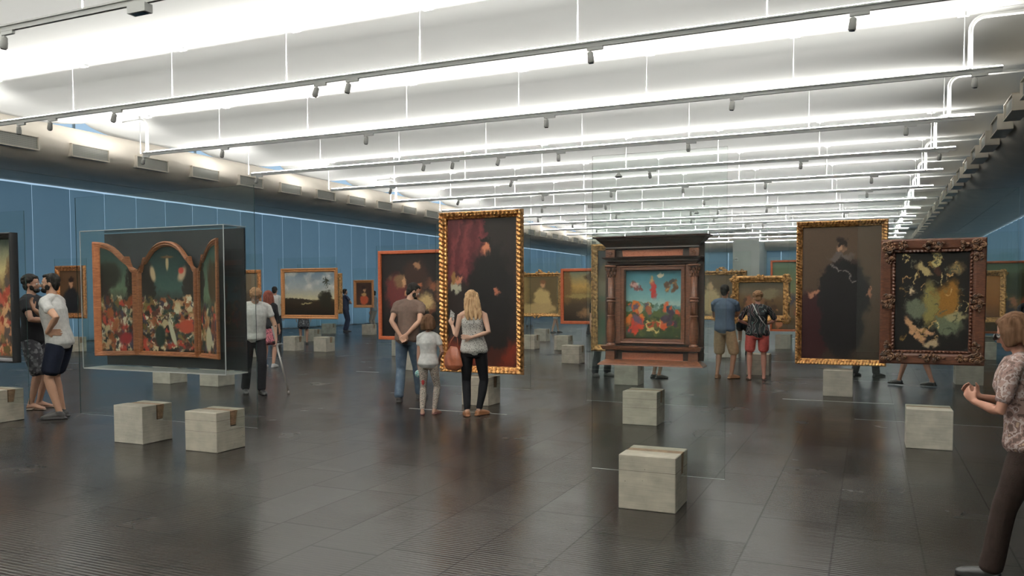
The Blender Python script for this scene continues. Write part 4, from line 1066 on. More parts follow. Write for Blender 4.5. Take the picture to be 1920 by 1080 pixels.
# ---- triptych in its clear case
def solve_x(px, py, Y): return at_y(px, py, Y).x
def triptych():
    yg = 6.318; yc = 6.235
    xa, xb = solve_x(262, 600, yc), solve_x(373, 600, yc); Wc = xb-xa; ww = Wc/2
    t = thing('triptych', ((xa+xb)/2, yc, 0), 'arched three part altar painting with open wings inside the clear case', 'painting', 'framed pictures hung on the glass sheets')
    x0 = (xa+xb)/2
    def zpx(px, py, Y): return at_y(px, py, Y).z
    zb_ = zpx(318, 668, yc); zt = zpx(318, 452, yc); zs = zpx(266, 505, yc)
    H = zt-zb_; S = zs-zb_
    def top(q):     # q: 0 at outer corner, 1 at the middle of the arch
        q = np.asarray(q, float)
        base = np.interp(q, [0, .08, .16, .20, .235, .27, .33, .42, .5, .6, .75, .88, 1], [S+(H-S)*q_ for q_ in (0, .015, .09, .26, .48, .36, .42, .57, .70, .83, .94, .985, 1)])
        return base
    def outline(n=40):
        q = np.linspace(0, 1, n); return q, top(q)
    def panel(nm, wdt, zf, mapf, paint, parent, fwd=.05):
        """frame ring following the outline; zf(u) outer top height for u in 0..1"""
        n = 90; us = np.linspace(0, 1, n)
        outer = [(0, 0)]+[(wdt*u, float(zf(u))) for u in us]+[(wdt, 0)]
        inner = [(fwd, fwd)]
        for u in us:
            x = fwd+(wdt-2*fwd)*u; 
            inner.append((x, float(zf(x/wdt))-fwd*1.15))
        inner.append((wdt-fwd, fwd))
        mid = [((a[0]*.5+b[0]*.5), (a[1]*.5+b[1]*.5)) for a, b in zip(outer, inner)]
        rings = [(outer, 0), (outer, -.03), ([(a[0]*.75+b[0]*.25, a[1]*.75+b[1]*.25) for a, b in zip(outer, inner)], -.045), (mid, -.034), ([(a[0]*.35+b[0]*.65, a[1]*.35+b[1]*.65) for a, b in zip(outer, inner)], -.036), (inner, -.012), (inner, -.004)]
        V = []
        for r_, y in rings: V += [mapf(p[0], y, zb_+p[1]) for p in r_]
        k_ = len(outer); F = [(i*k_+j, i*k_+(j+1) % k_, (i+1)*k_+(j+1) % k_, (i+1)*k_+j) for i in range(len(rings)-1) for j in range(k_)]
        fr = mesh_obj(nm, V, F, M['tript'], parent, False)
        bk = [mapf(p[0], 0, zb_+p[1]) for p in outer]+[mapf(p[0], .012, zb_+p[1]) for p in outer]
        mesh_obj('panel_board', bk, [tuple(range(k_))[::-1], tuple(range(k_, 2*k_))]+[(j, (j+1) % k_, k_+(j+1) % k_, k_+j) for j in range(k_)], M['tript'], fr)
        def tf(u): return zb_+np.interp(fwd+(wdt-2*fwd)*u, [p[0] for p in inner], [p[1] for p in inner])
        def mp(Vv): return np.array([mapf(q[0], q[1], q[2]) for q in Vv])
        zmax = zb_+float(max(p[1] for p in inner))
        canvas('canvas', paint, fwd, wdt-fwd, zb_+fwd, zmax, -.006, fr, topfun=tf, mapper=mp)
        return fr
    fig = [(176, 60, 44), (196, 150, 110), (40, 60, 52), (210, 190, 150), (90, 40, 30), (150, 84, 44), (60, 50, 70), (226, 214, 186), (30, 30, 30), (120, 100, 50)]
    def pc(a):
        p = p_crowd_sky(31, (44, 34, 28), (70, 96, 88), (24, 44, 44), fig, 150, 220, .5, 620, .017)(a)
        p.blob(.5, .84, .03, .07, (206, 180, 140), .5); p.blob(.5, .9, .12, .012, (120, 84, 50), .6); p.blob(.22, .74, .05, .07, (206, 176, 140), .6, 10, warp=.4); p.blob(.78, .74, .07, .07, (206, 170, 140), .6, -20, warp=.5); p.blob(.76, .77, .05, .03, (186, 60, 44), .5)
        p.blob(.34, .14, .10, .10, (30, 44, 38), .3, 0, warp=.3); p.blob(.58, .17, .05, .13, (214, 206, 176), .3, 15, warp=.4); p.blob(.84, .24, .14, .06, (178, 70, 46), .3, 0, warp=.4)
        return p
    cen = thing_part = panel('centre_panel', Wc, lambda u: top(1-abs(2*u-1)), lambda x, y, z: (x-Wc/2, y, z), pc(.5), t)
    # wings: half the arch each, hinged at the shoulder and swung forward
    def ang_for(px, sgn, xh):
        best = None
        for d in range(0, 80):
            a = math.radians(d); X = xh+sgn*ww*math.cos(a); Y = yc-ww*math.sin(a)
            dv = Vector((X, Y, 1.5))-Vector((0, 0, EYE)); qx = 960+CAM_F*dv.dot(RIGHT)/dv.dot(fw)
            if best is None or abs(qx-px) < best[0]: best = (abs(qx-px), a)
        return best[1]
    aL, aR = min(math.radians(36), ang_for(181, -1, xa)), min(math.radians(42), ang_for(411, 1, xb))
    cl, sl, cr, sr = math.cos(aL), math.sin(aL), math.cos(aR), math.sin(aR)
    pl = p_crowd_sky(32, (46, 34, 26), (110, 128, 100), (40, 62, 60), fig, 90, 200, .5, 330, .026)(.4).blob(.3, .74, .3, .12, (44, 40, 28), .4, -30, warp=.5).blob(.74, .12, .2, .06, (150, 40, 44), .4, 10, warp=.4)
    pr = p_crowd_sky(33, (50, 38, 28), (110, 128, 100), (50, 76, 70), fig, 90, 200, .42, 260, .028)(.4).blob(.8, .66, .3, .2, (70, 52, 32), .4, 20, warp=.5).blob(.5, .12, .2, .12, (206, 196, 166), .35, 0, warp=.5)
    panel('left_wing', ww, lambda u: top(1-u), lambda x, y, z: (-Wc/2-(ww-x)*cl-y*sl*-1, -(ww-x)*sl+y*cl, z), pl, t)
    panel('right_wing', ww, lambda u: top(u), lambda x, y, z: (Wc/2+x*cr-y*sr*1, -x*sr+y*cr, z), pr, t)
    # clear case with dark back panel
    c = thing('display_case', (-6.69, yg, 0), 'clear box case with dark back panel around the triptych', 'display case')
    X0, X1, Ya, Yb, Z0, Z1 = -7.69+6.69, -5.71+6.69, -.31, -.0055, .80, 2.25
    MB().box(X0+.02, X1-.004, -.028, -.0065, Z0+.012, Z1-.012).build('back_panel', M['casedark'], c)
    th = .006
    mb = MB(); mb.box(X0, X1, Ya, Ya+th, Z0, Z1).box(X0, X0+th, Ya+th, Yb, Z0, Z1).box(X1-th, X1, Ya+th, Yb, Z0, Z1).box(X0+th, X1-th, Ya+th, Yb, Z1-th, Z1)
    mb.build('clear_cover', M['glass'], c)
    MB().box(X0, X1, Ya, Yb, Z0-.012, Z0).build('case_tray', M['tray'], c)
    mb = MB(); r_ = .0035
    for (x, z0_, z1_) in ((X0, Z0, Z1), (X1, Z0, Z1)): mb.box(x-r_, x+r_, Ya-r_, Ya+r_, z0_, z1_)
    for z in (Z1,): mb.box(X0, X1, Ya-r_, Ya+r_, z-r_, z+r_).box(X1-r_, X1+r_, Ya, Yb, z-r_, z+r_).box(X0-r_, X0+r_, Ya, Yb, z-r_, z+r_)
    mb.build('polished_edge', M['acryl_edge'], c)
M['casedark'] = pm('case_back_dark', (0.030, 0.032, 0.036), 0.6)
M['tray'] = pm('case_tray_grey', (0.42, 0.43, 0.41), 0.35)
M['acryl_edge'] = pm('acrylic_edge', (0.42, 0.45, 0.45), 0.2)
triptych()

# ---- floor lines in front of pictures
for i, (a, b, wdt) in enumerate((((770, 765), (948, 778), .025), ((1468, 747), (1676, 759), .022), ((667, 696.5), (711, 698), .025), ((1444, 676), (1490, 680), .03))):
    p, q = at_z(*a), at_z(*b); y = (p.y+q.y)/2
    lb = ['thin pale line on the floor under the family group', 'thin pale line on the floor before the portrait in black', 'thin pale line on the floor left of the man in jeans', 'thin pale line on the floor right of the woman in pink shorts'][i]
    t = thing('floor_line', ((p.x+q.x)/2, y, 0), lb, 'floor line', 'pale lines on the floor'); L_ = (q.x-p.x)/2
    MB().box(-L_, L_, -wdt/2, wdt/2, 0.0005, .003).build('tape_strip', M['tape'], t)

beam(1, 1112, 95, (-2.4, 9.4, 1.5), 330, 24); beam(0, 900, 20, (-5.1, 10.2, 1.7), 300, 28); beam(0, 262, 14, (-6.9, 6.2, 1.5), 110, 40)
beam(1, 1607, 25, (-.43, 13.3, 1.7), 230, 30); beam(0, 1400, 20, (.56, 9.2, 1.4), 140, 34); beam(2, 690, 265, (-8.8, 14.5, 1.6), 220, 30)
beam(2, 1028, 232, (-8.7, 21.3, 1.6), 200, 20); beam(2, 1378, 196, (-1.97, 16.2, 1.5), 130, 26); beam(2, 420, 285, (-14.3, 18.2, 1.6), 200, 24); beam(1, 97, 228, (-20.4, 15.6, 1.6), 140, 26)
#SECTION3
# ------------------------------------------------------------------ people
from mathutils import noise as mnoise
def bake(mb, voxel, name, mat, parent, smooth=2, wrinkle=0.0, wscale=9):
    me = bpy.data.meshes.new('raw'); me.from_pydata([tuple(v) for v in mb.v], [], mb.f); me.update()
    bm = bmesh.new(); bm.from_mesh(me); bmesh.ops.recalc_face_normals(bm, faces=bm.faces); bm.to_mesh(me); bm.free()
    o = bpy.data.objects.new('raw', me); COL.objects.link(o)
    r = o.modifiers.new('r', 'REMESH'); r.mode = 'VOXEL'; r.voxel_size = voxel; r.use_smooth_shade = True
    if smooth: s_ = o.modifiers.new('s', 'SMOOTH'); s_.factor = 0.5; s_.iterations = smooth
    dg = bpy.context.evaluated_depsgraph_get(); ev = o.evaluated_get(dg)
    nm = bpy.data.meshes.new_from_object(ev); bpy.data.objects.remove(o); bpy.data.meshes.remove(me)
    nm.name = name; nm.materials.clear(); nm.materials.append(mat)
    nm.polygons.foreach_set('use_smooth', [True]*len(nm.polygons))
    if wrinkle:
        n = len(nm.vertices); co_ = np.empty(n*3); nm.vertices.foreach_get('co', co_); no = np.empty(n*3); nm.vertices.foreach_get('normal', no)
        co_ = co_.reshape(-1, 3); no = no.reshape(-1, 3)
        d = np.array([mnoise.noise((p[0]*wscale, p[1]*wscale, p[2]*wscale*.55+p[0]*3)) for p in co_])
        nm.vertices.foreach_set('co', (co_+no*(d*wrinkle)[:, None]).ravel())
    nm.update()
    ob = bpy.data.objects.new(name, nm); COL.objects.link(ob); ob.parent = parent
    return ob
def loft(mb, pts, radii, right=(1, 0, 0), n=18):
    """rings along pts, radii (across, deep); ends are rounded off"""
    pts = [Vector(p) for p in pts]; radii = [(r, r) if isinstance(r, (int, float)) else r for r in radii]
    right = Vector(right); P, R_ = [], []
    d0 = (pts[0]-pts[1]).normalized(); d1 = (pts[-1]-pts[-2]).normalized()
    for k in (0.35, 0.75): 
        pass
    q0 = min(radii[0]); q1 = min(radii[-1])
    P = [pts[0]+d0*q0*.5, pts[0]+d0*q0*.38]+pts+[pts[-1]+d1*q1*.38, pts[-1]+d1*q1*.5]
    R_ = [tuple(x*.35 for x in radii[0]), tuple(x*.75 for x in radii[0])]+radii+[tuple(x*.75 for x in radii[-1]), tuple(x*.35 for x in radii[-1])]
    v = []; k = len(P)
    for i, p in enumerate(P):
        d = (P[min(i+1, k-1)]-P[max(i-1, 0)]).normalized()
        a = right-d*right.dot(d)
        if a.length < 1e-3: a = d.orthogonal()
        a.normalize(); b = d.cross(a)
        for j in range(n):
            t = 2*PI*j/n; v.append(p+a*(R_[i][0]*math.cos(t))+b*(R_[i][1]*math.sin(t)))
    f = [(i*n+j, i*n+(j+1) % n, (i+1)*n+(j+1) % n, (i+1)*n+j) for i in range(k-1) for j in range(n)]
    f += [tuple(range(n))[::-1], tuple((k-1)*n+j for j in range(n))]
    mb.add(v, f)
def ik(a, c, l1, l2, pole):
    a, c, pole = Vector(a), Vector(c), Vector(pole)
    d = c-a; L_ = min(d.length, (l1+l2)*.999); dn = d.normalized(); c = a+dn*L_
    x = (l1*l1-l2*l2+L_*L_)/(2*L_); h = math.sqrt(max(0, l1*l1-x*x))
    pp = pole-dn*pole.dot(dn); pp.normalize()
    return a+dn*x+pp*h, c
def hand(mb, W, d, nrm, curl, k=1.0, thumb=1):
    d = Vector(d).normalized(); nrm = Vector(nrm); nrm = (nrm-d*nrm.dot(d)).normalized(); s = d.cross(nrm)
    W = Vector(W)
    loft(mb, [W-d*.01*k, W+d*.02*k, W+d*.055*k, W+d*.085*k], [(.026*k, .019*k), (.033*k, .017*k), (.041*k, .015*k), (.040*k, .012*k)], s, 12)
    for i, (off, ln) in enumerate(((-.031, .066), (-.0105, .078), (.0105, .074), (.031, .058))):
        p = W+d*.083*k+s*off*k; dr = (d+s*off*1.6).normalized(); pts = [p]; q = dr.copy()
        for seg, fr in enumerate((.45, .32, .23)):
            a = curl*(.55+.5*seg); q = (q*math.cos(a)+nrm*math.sin(a)).normalized(); pts.append(pts[-1]+q*ln*fr*k)
        mb.tube(pts, [.0088*k, .0084*k, .0078*k, .0066*k], 8); mb.ell(pts[-1], (.0066*k,)*3, None, 8, 6)
    p = W+d*.022*k+s*thumb*-.026*k; q = (d*.62-s*thumb*.7+nrm*.25).normalized(); pts = [p, p+q*.034*k]; q2 = (d*.9-s*thumb*.3+nrm*.35).normalized(); pts.append(pts[-1]+q2*.028*k); pts.append(pts[-1]+q2*.018*k)
    mb.tube(pts, [.0125*k, .0105*k, .0095*k, .007*k], 8)
SKIN = {}
def skin(c):
    if c not in SKIN: SKIN[c] = pm('skin_%d' % len(SKIN), c, 0.55, noise=.07, nscale=14, spec=.35)
    return SKIN[c]
def fabric(name, c, rough=.85): return pm('cloth_'+name, c, rough, noise=.12, nscale=26, bump=.25, bscale=160, spec=.15)
def hairm(name, c, c2=None):
    m, N, L, b = new_mat('hair_'+name); tc = N.new('ShaderNodeTexCoord'); mp = N.new('ShaderNodeMapping'); mp.inputs['Scale'].default_value = (60, 60, 5); L.new(tc.outputs['Object'], mp.inputs['Vector'])
    n = N.new('ShaderNodeTexNoise'); n.inputs['Scale'].default_value = 1; n.inputs['Detail'].default_value = 3; L.new(mp.outputs[0], n.inputs['Vector'])
    r = N.new('ShaderNodeValToRGB'); L.new(n.outputs['Fac'], r.inputs['Fac']); r.color_ramp.elements[0].position = .35; r.color_ramp.elements[1].position = .65
    r.color_ramp.elements[0].color = (*c, 1); r.color_ramp.elements[1].color = (*(c2 or tuple(min(1, x*1.7+.01) for x in c)), 1)
    L.new(r.outputs['Color'], b.inputs['Base Color']); b.inputs['Roughness'].default_value = .75; b.inputs['Specular IOR Level'].default_value = .08
    bp = N.new('ShaderNodeBump'); bp.inputs['Strength'].default_value = .5; bp.inputs['Distance'].default_value = .01; L.new(n.outputs['Fac'], bp.inputs['Height']); L.new(bp.outputs['Normal'], b.inputs['Normal'])
    return m
def person(label, pos, phi, H, sk=(.43, .265, .185), hair='short', hmat=None, top='tee', tmat=None, bottom='trousers', bmat=None, shoes='shoe', smat=None,
           lean=0, twist=0, side=0, hyaw=0, hpitch=0, wl=(-.24, .03, .86), wr=(.24, .03, .86), pl=(-.3, -1, 0), pr=(.3, -1, 0), hl=((0, .2, -1), (.9, .3, 0), .35), hr=((0, .2, -1), (-.9, .3, 0), .35),
           fl=(-.10, 0, 6), fr=(.10, 0, -6), fem=False, child=False, voxel=.007, cols=None, beard=None, wide=1.0, lift=(0, 0), sleeve=.5, shortlen=.46, face=True, heads=1.0):
    az = math.atan2(pos[0], pos[1]); a = az+math.radians(phi)
    t = thing('person', (pos[0], pos[1], 0), label, 'person', None, -a)
    k = H/1.745
    ln, tw, sd = math.radians(lean), math.radians(twist), math.radians(side)
    PZ = .93
    def T(p, full=True):
        p = Vector(p); w_ = 1.0 if full else max(0, min(1, (p.z-.90)/.26))
        w_ = w_*w_*(3-2*w_)
        q = p-Vector((0, 0, PZ)); q = Matrix.Rotation(tw*w_, 3, 'Z') @ q
        q = Matrix.Rotation(-ln*w_, 3, 'X') @ q; q = Matrix.Rotation(sd*w_, 3, 'Y') @ q
        return q+Vector((0, 0, PZ))
    sw = (.165 if fem else .185)*wide; hw = .095 if fem else .085
    aw = .84 if fem or child else 1.0
    neck = Vector((0, -.005, 1.475)); hc = Vector((0, .0, 0))
    Rh = Matrix.Rotation(math.radians(-hyaw), 3, 'Z') @ Matrix.Rotation(math.radians(hpitch), 3, 'X')
    def HT(p):     # head space -> upright body space
        p = Vector(p); q = (p-Vector((0, -.01, 1.52))); q = q*heads; return T(Rh @ q+Vector((0, -.01, 1.52)))
    def xf(mb, i0, fn):
        for i in range(i0, len(mb.v)): mb.v[i] = tuple(fn(mb.v[i]))
    # torso stations
    if fem: ST = [(.86, .155, .115), (.93, .168, .122), (1.00, .155, .112), (1.10, .128, .095), (1.20, .138, .105), (1.29, .148, .125), (1.37, .145, .105), (1.43, .115, .08)]
    else: ST = [(.86, .150, .115), (.93, .160, .120), (1.00, .155, .112), (1.10, .148, .106), (1.20, .158, .112), (1.31, .172, .120), (1.39, .165, .105), (1.44, .125, .08)]
    ST = [(z, x*wide, y*wide) for z, x, y in ST]
    def torso(mb, z0, z1, g, gx=0):
        i0 = len(mb.v); zs = [s_[0] for s_ in ST]
        zz = [z0]+[z for z in zs if z0+.01 < z < z1-.01]+[z1]
        loft(mb, [(0, -.004+.012*math.sin((z-.9)*5), z) for z in zz], [(np.interp(z, zs, [s_[1] for s_ in ST])+g+gx*(z1-z)/(z1-z0), np.interp(z, zs, [s_[2] for s_ in ST])+g+gx*(z1-z)/(z1-z0)) for z in zz], (1, 0, 0), 24)
        xf(mb, i0, lambda p: T(p, False))
    def scal(mb):
        mb.v = [tuple(Vector(p)*k) for p in mb.v]; return mb
    # joints
    SL, SR = T((-sw, 0, 1.405)), T((sw, 0, 1.405)); WL, WR = T(wl), T(wr)
    la, lf = .285, .255
    EL, WL = ik(SL, WL, la, lf, T(Vector(pl)+Vector((0, 0, PZ)))-T((0, 0, PZ))); ER, WR = ik(SR, WR, la, lf, T(Vector(pr)+Vector((0, 0, PZ)))-T((0, 0, PZ)))
    legs = []
    for s_, (fx, fy, fa), lf_ in ((-1, fl, lift[0]), (1, fr, lift[1])):
        hip = Vector((s_*hw*wide, 0, .90)); an = Vector((fx, fy, .085+lf_)); fd = Vector((math.sin(math.radians(-fa)), math.cos(math.radians(fa)), 0))
        kn, an = ik(hip, an, .425, .415, fd+Vector((0, .2, 0))); legs.append((hip, kn, an, fd, s_))
    # body
    mb = MB(); torso(mb, .88, 1.42, 0)
    i0 = len(mb.v); loft(mb, [(-sw*.92, 0, 1.405), (-sw*.5, -.008, 1.435), (0, -.012, 1.455), (sw*.5, -.008, 1.435), (sw*.92, 0, 1.405)], [.052*aw, .058*aw, .062*aw, .058*aw, .052*aw], (0, 1, 0), 12); xf(mb, i0, T)
    i0 = len(mb.v)
    nb, ht = T((0, -.012, 1.44)), HT((0, .0, 1.58)); loft(mb, [nb, (nb+ht)/2+Vector((0, 0, 0)), ht], [.062*aw, .052*aw+.004, .052*aw+.002], (1, 0, 0), 14)
    i0 = len(mb.v)
    mb.ell((0, -.008, 1.657), (.073, .092, .087), None, 20, 14).ell((0, .026, 1.607), (.058, .066, .088), None, 18, 12).ell((0, .066, 1.537), (.026, .022, .018), None, 10, 8)
    mb.ell((0, .094, 1.606), (.011, .018, .022)).ell((0, .102, 1.597), (.015, .013, .011)).ell((0, .084, 1.562), (.024, .010, .009)).ell((-.030, .074, 1.652), (.022, .014, .008)).ell((.030, .074, 1.652), (.022, .014, .008))
    for s_ in (-1, 1): mb.ell((s_*.075, -.004, 1.617), (.009, .018, .031)); mb.ell((s_*.04, .055, 1.60), (.022, .02, .022))
    xf(mb, i0, HT)
    fs = 1 if (fem or child) else 1.0
    for (S_, E_, W_, hd, th) in ((SL, EL, WL, hl, 1), (SR, ER, WR, hr, -1)):
        loft(mb, [S_, S_.lerp(E_, .3), S_.lerp(E_, .65), E_, E_.lerp(W_, .25), E_.lerp(W_, .6), W_], [.052*aw, .050*aw, .043*aw, .038*aw, .040*aw, .033*aw, (.027*aw, .023*aw)], (1, 0, 0), 14)
        def dv(v_): v_ = Vector(v_); return T(v_+Vector((0, 0, PZ)))-T((0, 0, PZ))
        hand(mb, W_, dv(hd[0]), dv(hd[1]), hd[2], .93 if fem or child else 1.0, th)
    bare = bottom in ('shorts', 'skirt')
    for hip, kn, an, fd, s_ in legs:
        loft(mb, [hip, hip.lerp(kn, .35), hip.lerp(kn, .75), kn, kn.lerp(an, .28), kn.lerp(an, .65), an], [.086, .078, .060, .053, .055, .042, .034], (1, 0, 0), 16)
        rt = Vector((fd.y, -fd.x, 0)); lo = Vector((an.x, an.y, an.z-.085))
        loft(mb, [an+Vector((0, 0, .01)), lo-fd*.035+Vector((0, 0, .045)), lo+fd*.04+Vector((0, 0, .052)), lo+fd*.10+Vector((0, 0, .034)), lo+fd*.155+Vector((0, 0, .022)), lo+fd*.18+Vector((0, 0, .017))], [(.033, .036), (.034, .042), (.036, .034), (.043, .026), (.042, .018), (.030, .012)], rt, 14)
    body = bake(scal(mb), voxel, 'body', skin(sk), t, 2)
    # eyes
    if face:
        for s_ in (-1, 1):
            c = HT((s_*.030, .080, 1.628))*k
            o = MB().ell(c, (.0125*k,)*3, None, 10, 8).build('eye', M['eyewhite'], t, True)
            fdir = (HT((s_*.030, .10, 1.628))-HT((s_*.030, .08, 1.628))).normalized()
            MB().ell(c+fdir*.0085*k, (.0062*k,)*3, None, 8, 6).build('iris', M['dark'], o, True)
    # hair
    mb = MB()
    mb.ell((0, -.022, 1.678), (.080, .090, .080), None, 20, 14).ell((0, -.05, 1.63), (.070, .056, .066), None, 16, 10).ell((0, .035, 1.716), (.055, .045, .028), None, 14, 8)
    for s_ in (-1, 1): mb.ell((s_*.062, -.012, 1.655), (.020, .040, .040), None, 10, 8)
    mb.ell((0, -.058, 1.585), (.056, .034, .045), None, 14, 8)
    if hair == 'long':
        for x, w_ in ((-.06, .034), (-.022, .04), (.022, .04), (.06, .034)):
            loft(mb, [(x, -.045, 1.70), (x*1.15, -.082, 1.60), (x*1.35, -.078, 1.50), (x*1.6, -.095, 1.40), (x*1.3, -.10, 1.33)], [(w_, .03), (w_, .034), (w_, .034), (w_*.9, .028), (w_*.4, .015)], (1, 0, 0), 10)
        for s_ in (-1, 1): loft(mb, [(s_*.06, .02, 1.70), (s_*.082, .015, 1.62), (s_*.088, .01, 1.53), (s_*.095, .02, 1.43)], [(.016, .036), (.02, .04), (.02, .036), (.01, .018)], (1, 0, 0), 10)
    elif hair == 'bob':
        for x, w_ in ((-.055, .036), (0, .045), (.055, .036)): loft(mb, [(x, -.04, 1.70), (x*1.15, -.072, 1.60), (x*1.2, -.066, 1.53)], [(w_, .034), (w_, .036), (w_*.95, .03)], (1, 0, 0), 10)
        for s_ in (-1, 1): loft(mb, [(s_*.055, .015, 1.71), (s_*.082, .012, 1.63), (s_*.084, .01, 1.55)], [(.02, .046), (.024, .05), (.02, .044)], (1, 0, 0), 10)
    elif hair == 'puffy':
        rs = np.random.RandomState(int(abs(pos[0])*10))
        mb.ell((0, -.06, 1.60), (.070, .045, .06), None, 14, 10)
        for i in range(90):
            th, ph = rs.uniform(0, 2*PI), rs.uniform(0, 1.9); 
            q = Vector((.080*math.sin(ph)*math.cos(th), .085*math.sin(ph)*math.sin(th)-.025, .075*math.cos(ph)+1.672))
            if q.y < .055 or q.z > 1.69: mb.ell(q, (.026, .026, .022), None, 8, 6)
    xf(mb, 0, HT); bake(scal(mb), max(voxel, .006), 'hair', hmat, t, 1, .004, 60)
    if beard:
        mb = MB(); mb.ell((0, .058, 1.548), (.046, .045, .034), None, 14, 10)
        for s_ in (-1, 1): mb.ell((s_*.054, .024, 1.58), (.014, .03, .036))
        xf(mb, 0, HT); bake(scal(mb), max(voxel, .006), 'beard', beard, t, 1, .003, 60)
    # top
    if top:
        mb = MB(); hem = .90 if top != 'long_top' else .82
        if top == 'tank': 
            torso(mb, .90, 1.345, .014, .012)
            for s_ in (-1, 1):
                i0 = len(mb.v); mb.tube([(s_*.085, -.10, 1.33), (s_*.09, -.085, 1.40), (s_*.09, -.04, 1.475), (s_*.09, .06, 1.42), (s_*.085, .11, 1.33)], .009, 8); xf(mb, i0, T)
        else:
            torso(mb, hem, 1.425, .017, .012)
            i0 = len(mb.v); loft(mb, [(-sw*.95, 0, 1.405), (-sw*.5, -.008, 1.435), (0, -.012, 1.45), (sw*.5, -.008, 1.435), (sw*.95, 0, 1.405)], [.064*aw+.004, .068*aw, .070*aw, .068*aw, .064*aw+.004], (0, 1, 0), 12); xf(mb, i0, T)
            for (S_, E_, W_) in ((SL, EL, WL), (SR, ER, WR)):
                n_ = 5
                if sleeve > 1: pts = [S_, S_.lerp(E_, .5), E_, E_.lerp(W_, .5), E_.lerp(W_, sleeve-1)]; rr = [.064*aw, .056*aw, .050*aw, .046*aw, .040*aw]
                else: pts = [S_.lerp(E_, sleeve*i/(n_-1)) for i in range(n_)]; rr = [.064*aw+.002-.0015*i+.002*(i == n_-1)*2 for i in range(n_)]
                loft(mb, pts, rr, (1, 0, 0), 14)
        bake(scal(mb), max(voxel, .008), 'shirt' if top != 'tank' else 'camisole', tmat, t, 2, .010, 8)
    # bottom
    mb = MB()
    if bottom == 'skirt':
        mb.v = []; loft(mb, [(0, 0, 1.0), (0, 0, .92), (0, 0, .75), (0, 0, .60)], [(.15, .11), (.175, .135), (.19, .16), (.20, .17)], (1, 0, 0), 24)
    else:
        torso(mb, .87, 1.015, .010)
        g = {'trousers': .012, 'tight': .004, 'shorts': .020, 'jeans': .010}[bottom]
        end = {'trousers': .99, 'tight': .96, 'shorts': None, 'jeans': .99}[bottom]
        for hip, kn, an, fd, s_ in legs:
            if bottom == 'shorts':
                e_ = hip.lerp(kn, shortlen/.46) if shortlen <= .46 else kn
                loft(mb, [hip, hip.lerp(e_, .5), e_], [.086+g, .086+g, .078+g], (1, 0, 0), 16)
            else:
                flare = .020 if bottom in ('trousers', 'jeans') else 0.002
                loft(mb, [hip, hip.lerp(kn, .35), hip.lerp(kn, .75), kn, kn.lerp(an, .28), kn.lerp(an, .65), kn.lerp(an, end)], [.086+g, .080+g, .066+g, .060+g, .060+g, .048+g+flare*.5, .040+g+flare], (1, 0, 0), 16)
    bake(scal(mb), max(voxel, .008), {'skirt': 'skirt', 'shorts': 'shorts'}.get(bottom, 'trousers'), bmat, t, 2, .008, 9)
    # shoes
    if shoes:
        for hip, kn, an, fd, s_ in legs:
            mb = MB(); rt = Vector((fd.y, -fd.x, 0)); lo = Vector((an.x, an.y, an.z-.085))
            if shoes == 'flip':
                loft(mb, [lo-fd*.05+Vector((0, 0, .008)), lo+fd*.05+Vector((0, 0, .008)), lo+fd*.13+Vector((0, 0, .008)), lo+fd*.19+Vector((0, 0, .008))], [(.036, .008), (.036, .008), (.046, .008), (.034, .008)], rt, 14)
                for q in (-1, 1): mb.tube([lo+fd*.13+Vector((0, 0, .045)), lo+fd*.09+rt*.03*q+Vector((0, 0, .050)), lo+fd*.04+rt*.042*q+Vector((0, 0, .02))], .0065, 6)
            else:
                hh = .075 if shoes == 'shoe' else .055
                loft(mb, [lo-fd*.045+Vector((0, 0, .042)), lo-fd*.005+Vector((0, 0, .048)), lo+fd*.05+Vector((0, 0, .046)), lo+fd*.11+Vector((0, 0, .038)), lo+fd*.165+Vector((0, 0, .030)), lo+fd*.195+Vector((0, 0, .024))], [(.038, .036), (.040, .040), (.042, .038), (.048, .032), (.046, .024), (.034, .016)], rt, 14)
                if shoes == 'shoe': loft(mb, [lo+Vector((0, 0, .05)), lo+Vector((0, 0, .085))], [.044, .043], rt, 12)
                mb.v = [tuple(q) for q in mb.v]
                pr_ = []
                for tt, ww in ((-.085, .022), (-.05, .038), (.0, .040), (.06, .042), (.12, .050), (.17, .046), (.205, .024)): pr_.append((tt, ww))
                poly = [lo+fd*a_+rt*b_ for a_, b_ in pr_]+[lo+fd*a_-rt*b_ for a_, b_ in pr_[::-1]]
                nn = len(poly); vv = [tuple(p+Vector((0, 0, .001))) for p in poly]+[tuple(p+Vector((0, 0, .022))) for p in poly]
                mb.add(vv, [tuple(range(nn))[::-1], tuple(range(nn, 2*nn))]+[(i, (i+1) % nn, nn+(i+1) % nn, nn+i) for i in range(nn)])
            bake(scal(mb), max(voxel, .006), 'shoe' if shoes != 'flip' else 'sandal', smat, t, 1)
    # world positions of useful points
    bpy.context.view_layer.update()
    Mw = Matrix.Translation((pos[0], pos[1], 0)) @ Matrix.Rotation(-a, 4, 'Z')
    return dict(t=t, Mw=Mw, k=k, WL=Mw @ (WL*k), WR=Mw @ (WR*k), EL=Mw @ (EL*k), ER=Mw @ (ER*k), SL=Mw @ (SL*k), SR=Mw @ (SR*k), T=T)
M['eyewhite'] = pm('eye_white', (.7, .68, .65), .3)
white = fabric('white', (.80, .79, .77)); navy = fabric('navy', (.018, .024, .045)); blackc = fabric('black', (.012, .012, .014)); brown_c = fabric('taupe_brown', (.105, .072, .058))
jean = pattern_material('denim', [(0, (.035, .055, .085)), (.5, (.065, .095, .135)), (.8, (.11, .145, .185))], 14, 'noise', .85, False)
khaki = fabric('khaki', (.46, .33, .20)); pinkc = fabric('coral_pink', (.62, .13, .115)); bluegrey = fabric('blue_grey', (.075, .105, .15))
leop = pattern_material('spotted_print', [(0, (.02, .02, .02)), (.30, (.62, .60, .56))], 62, 'voronoi')
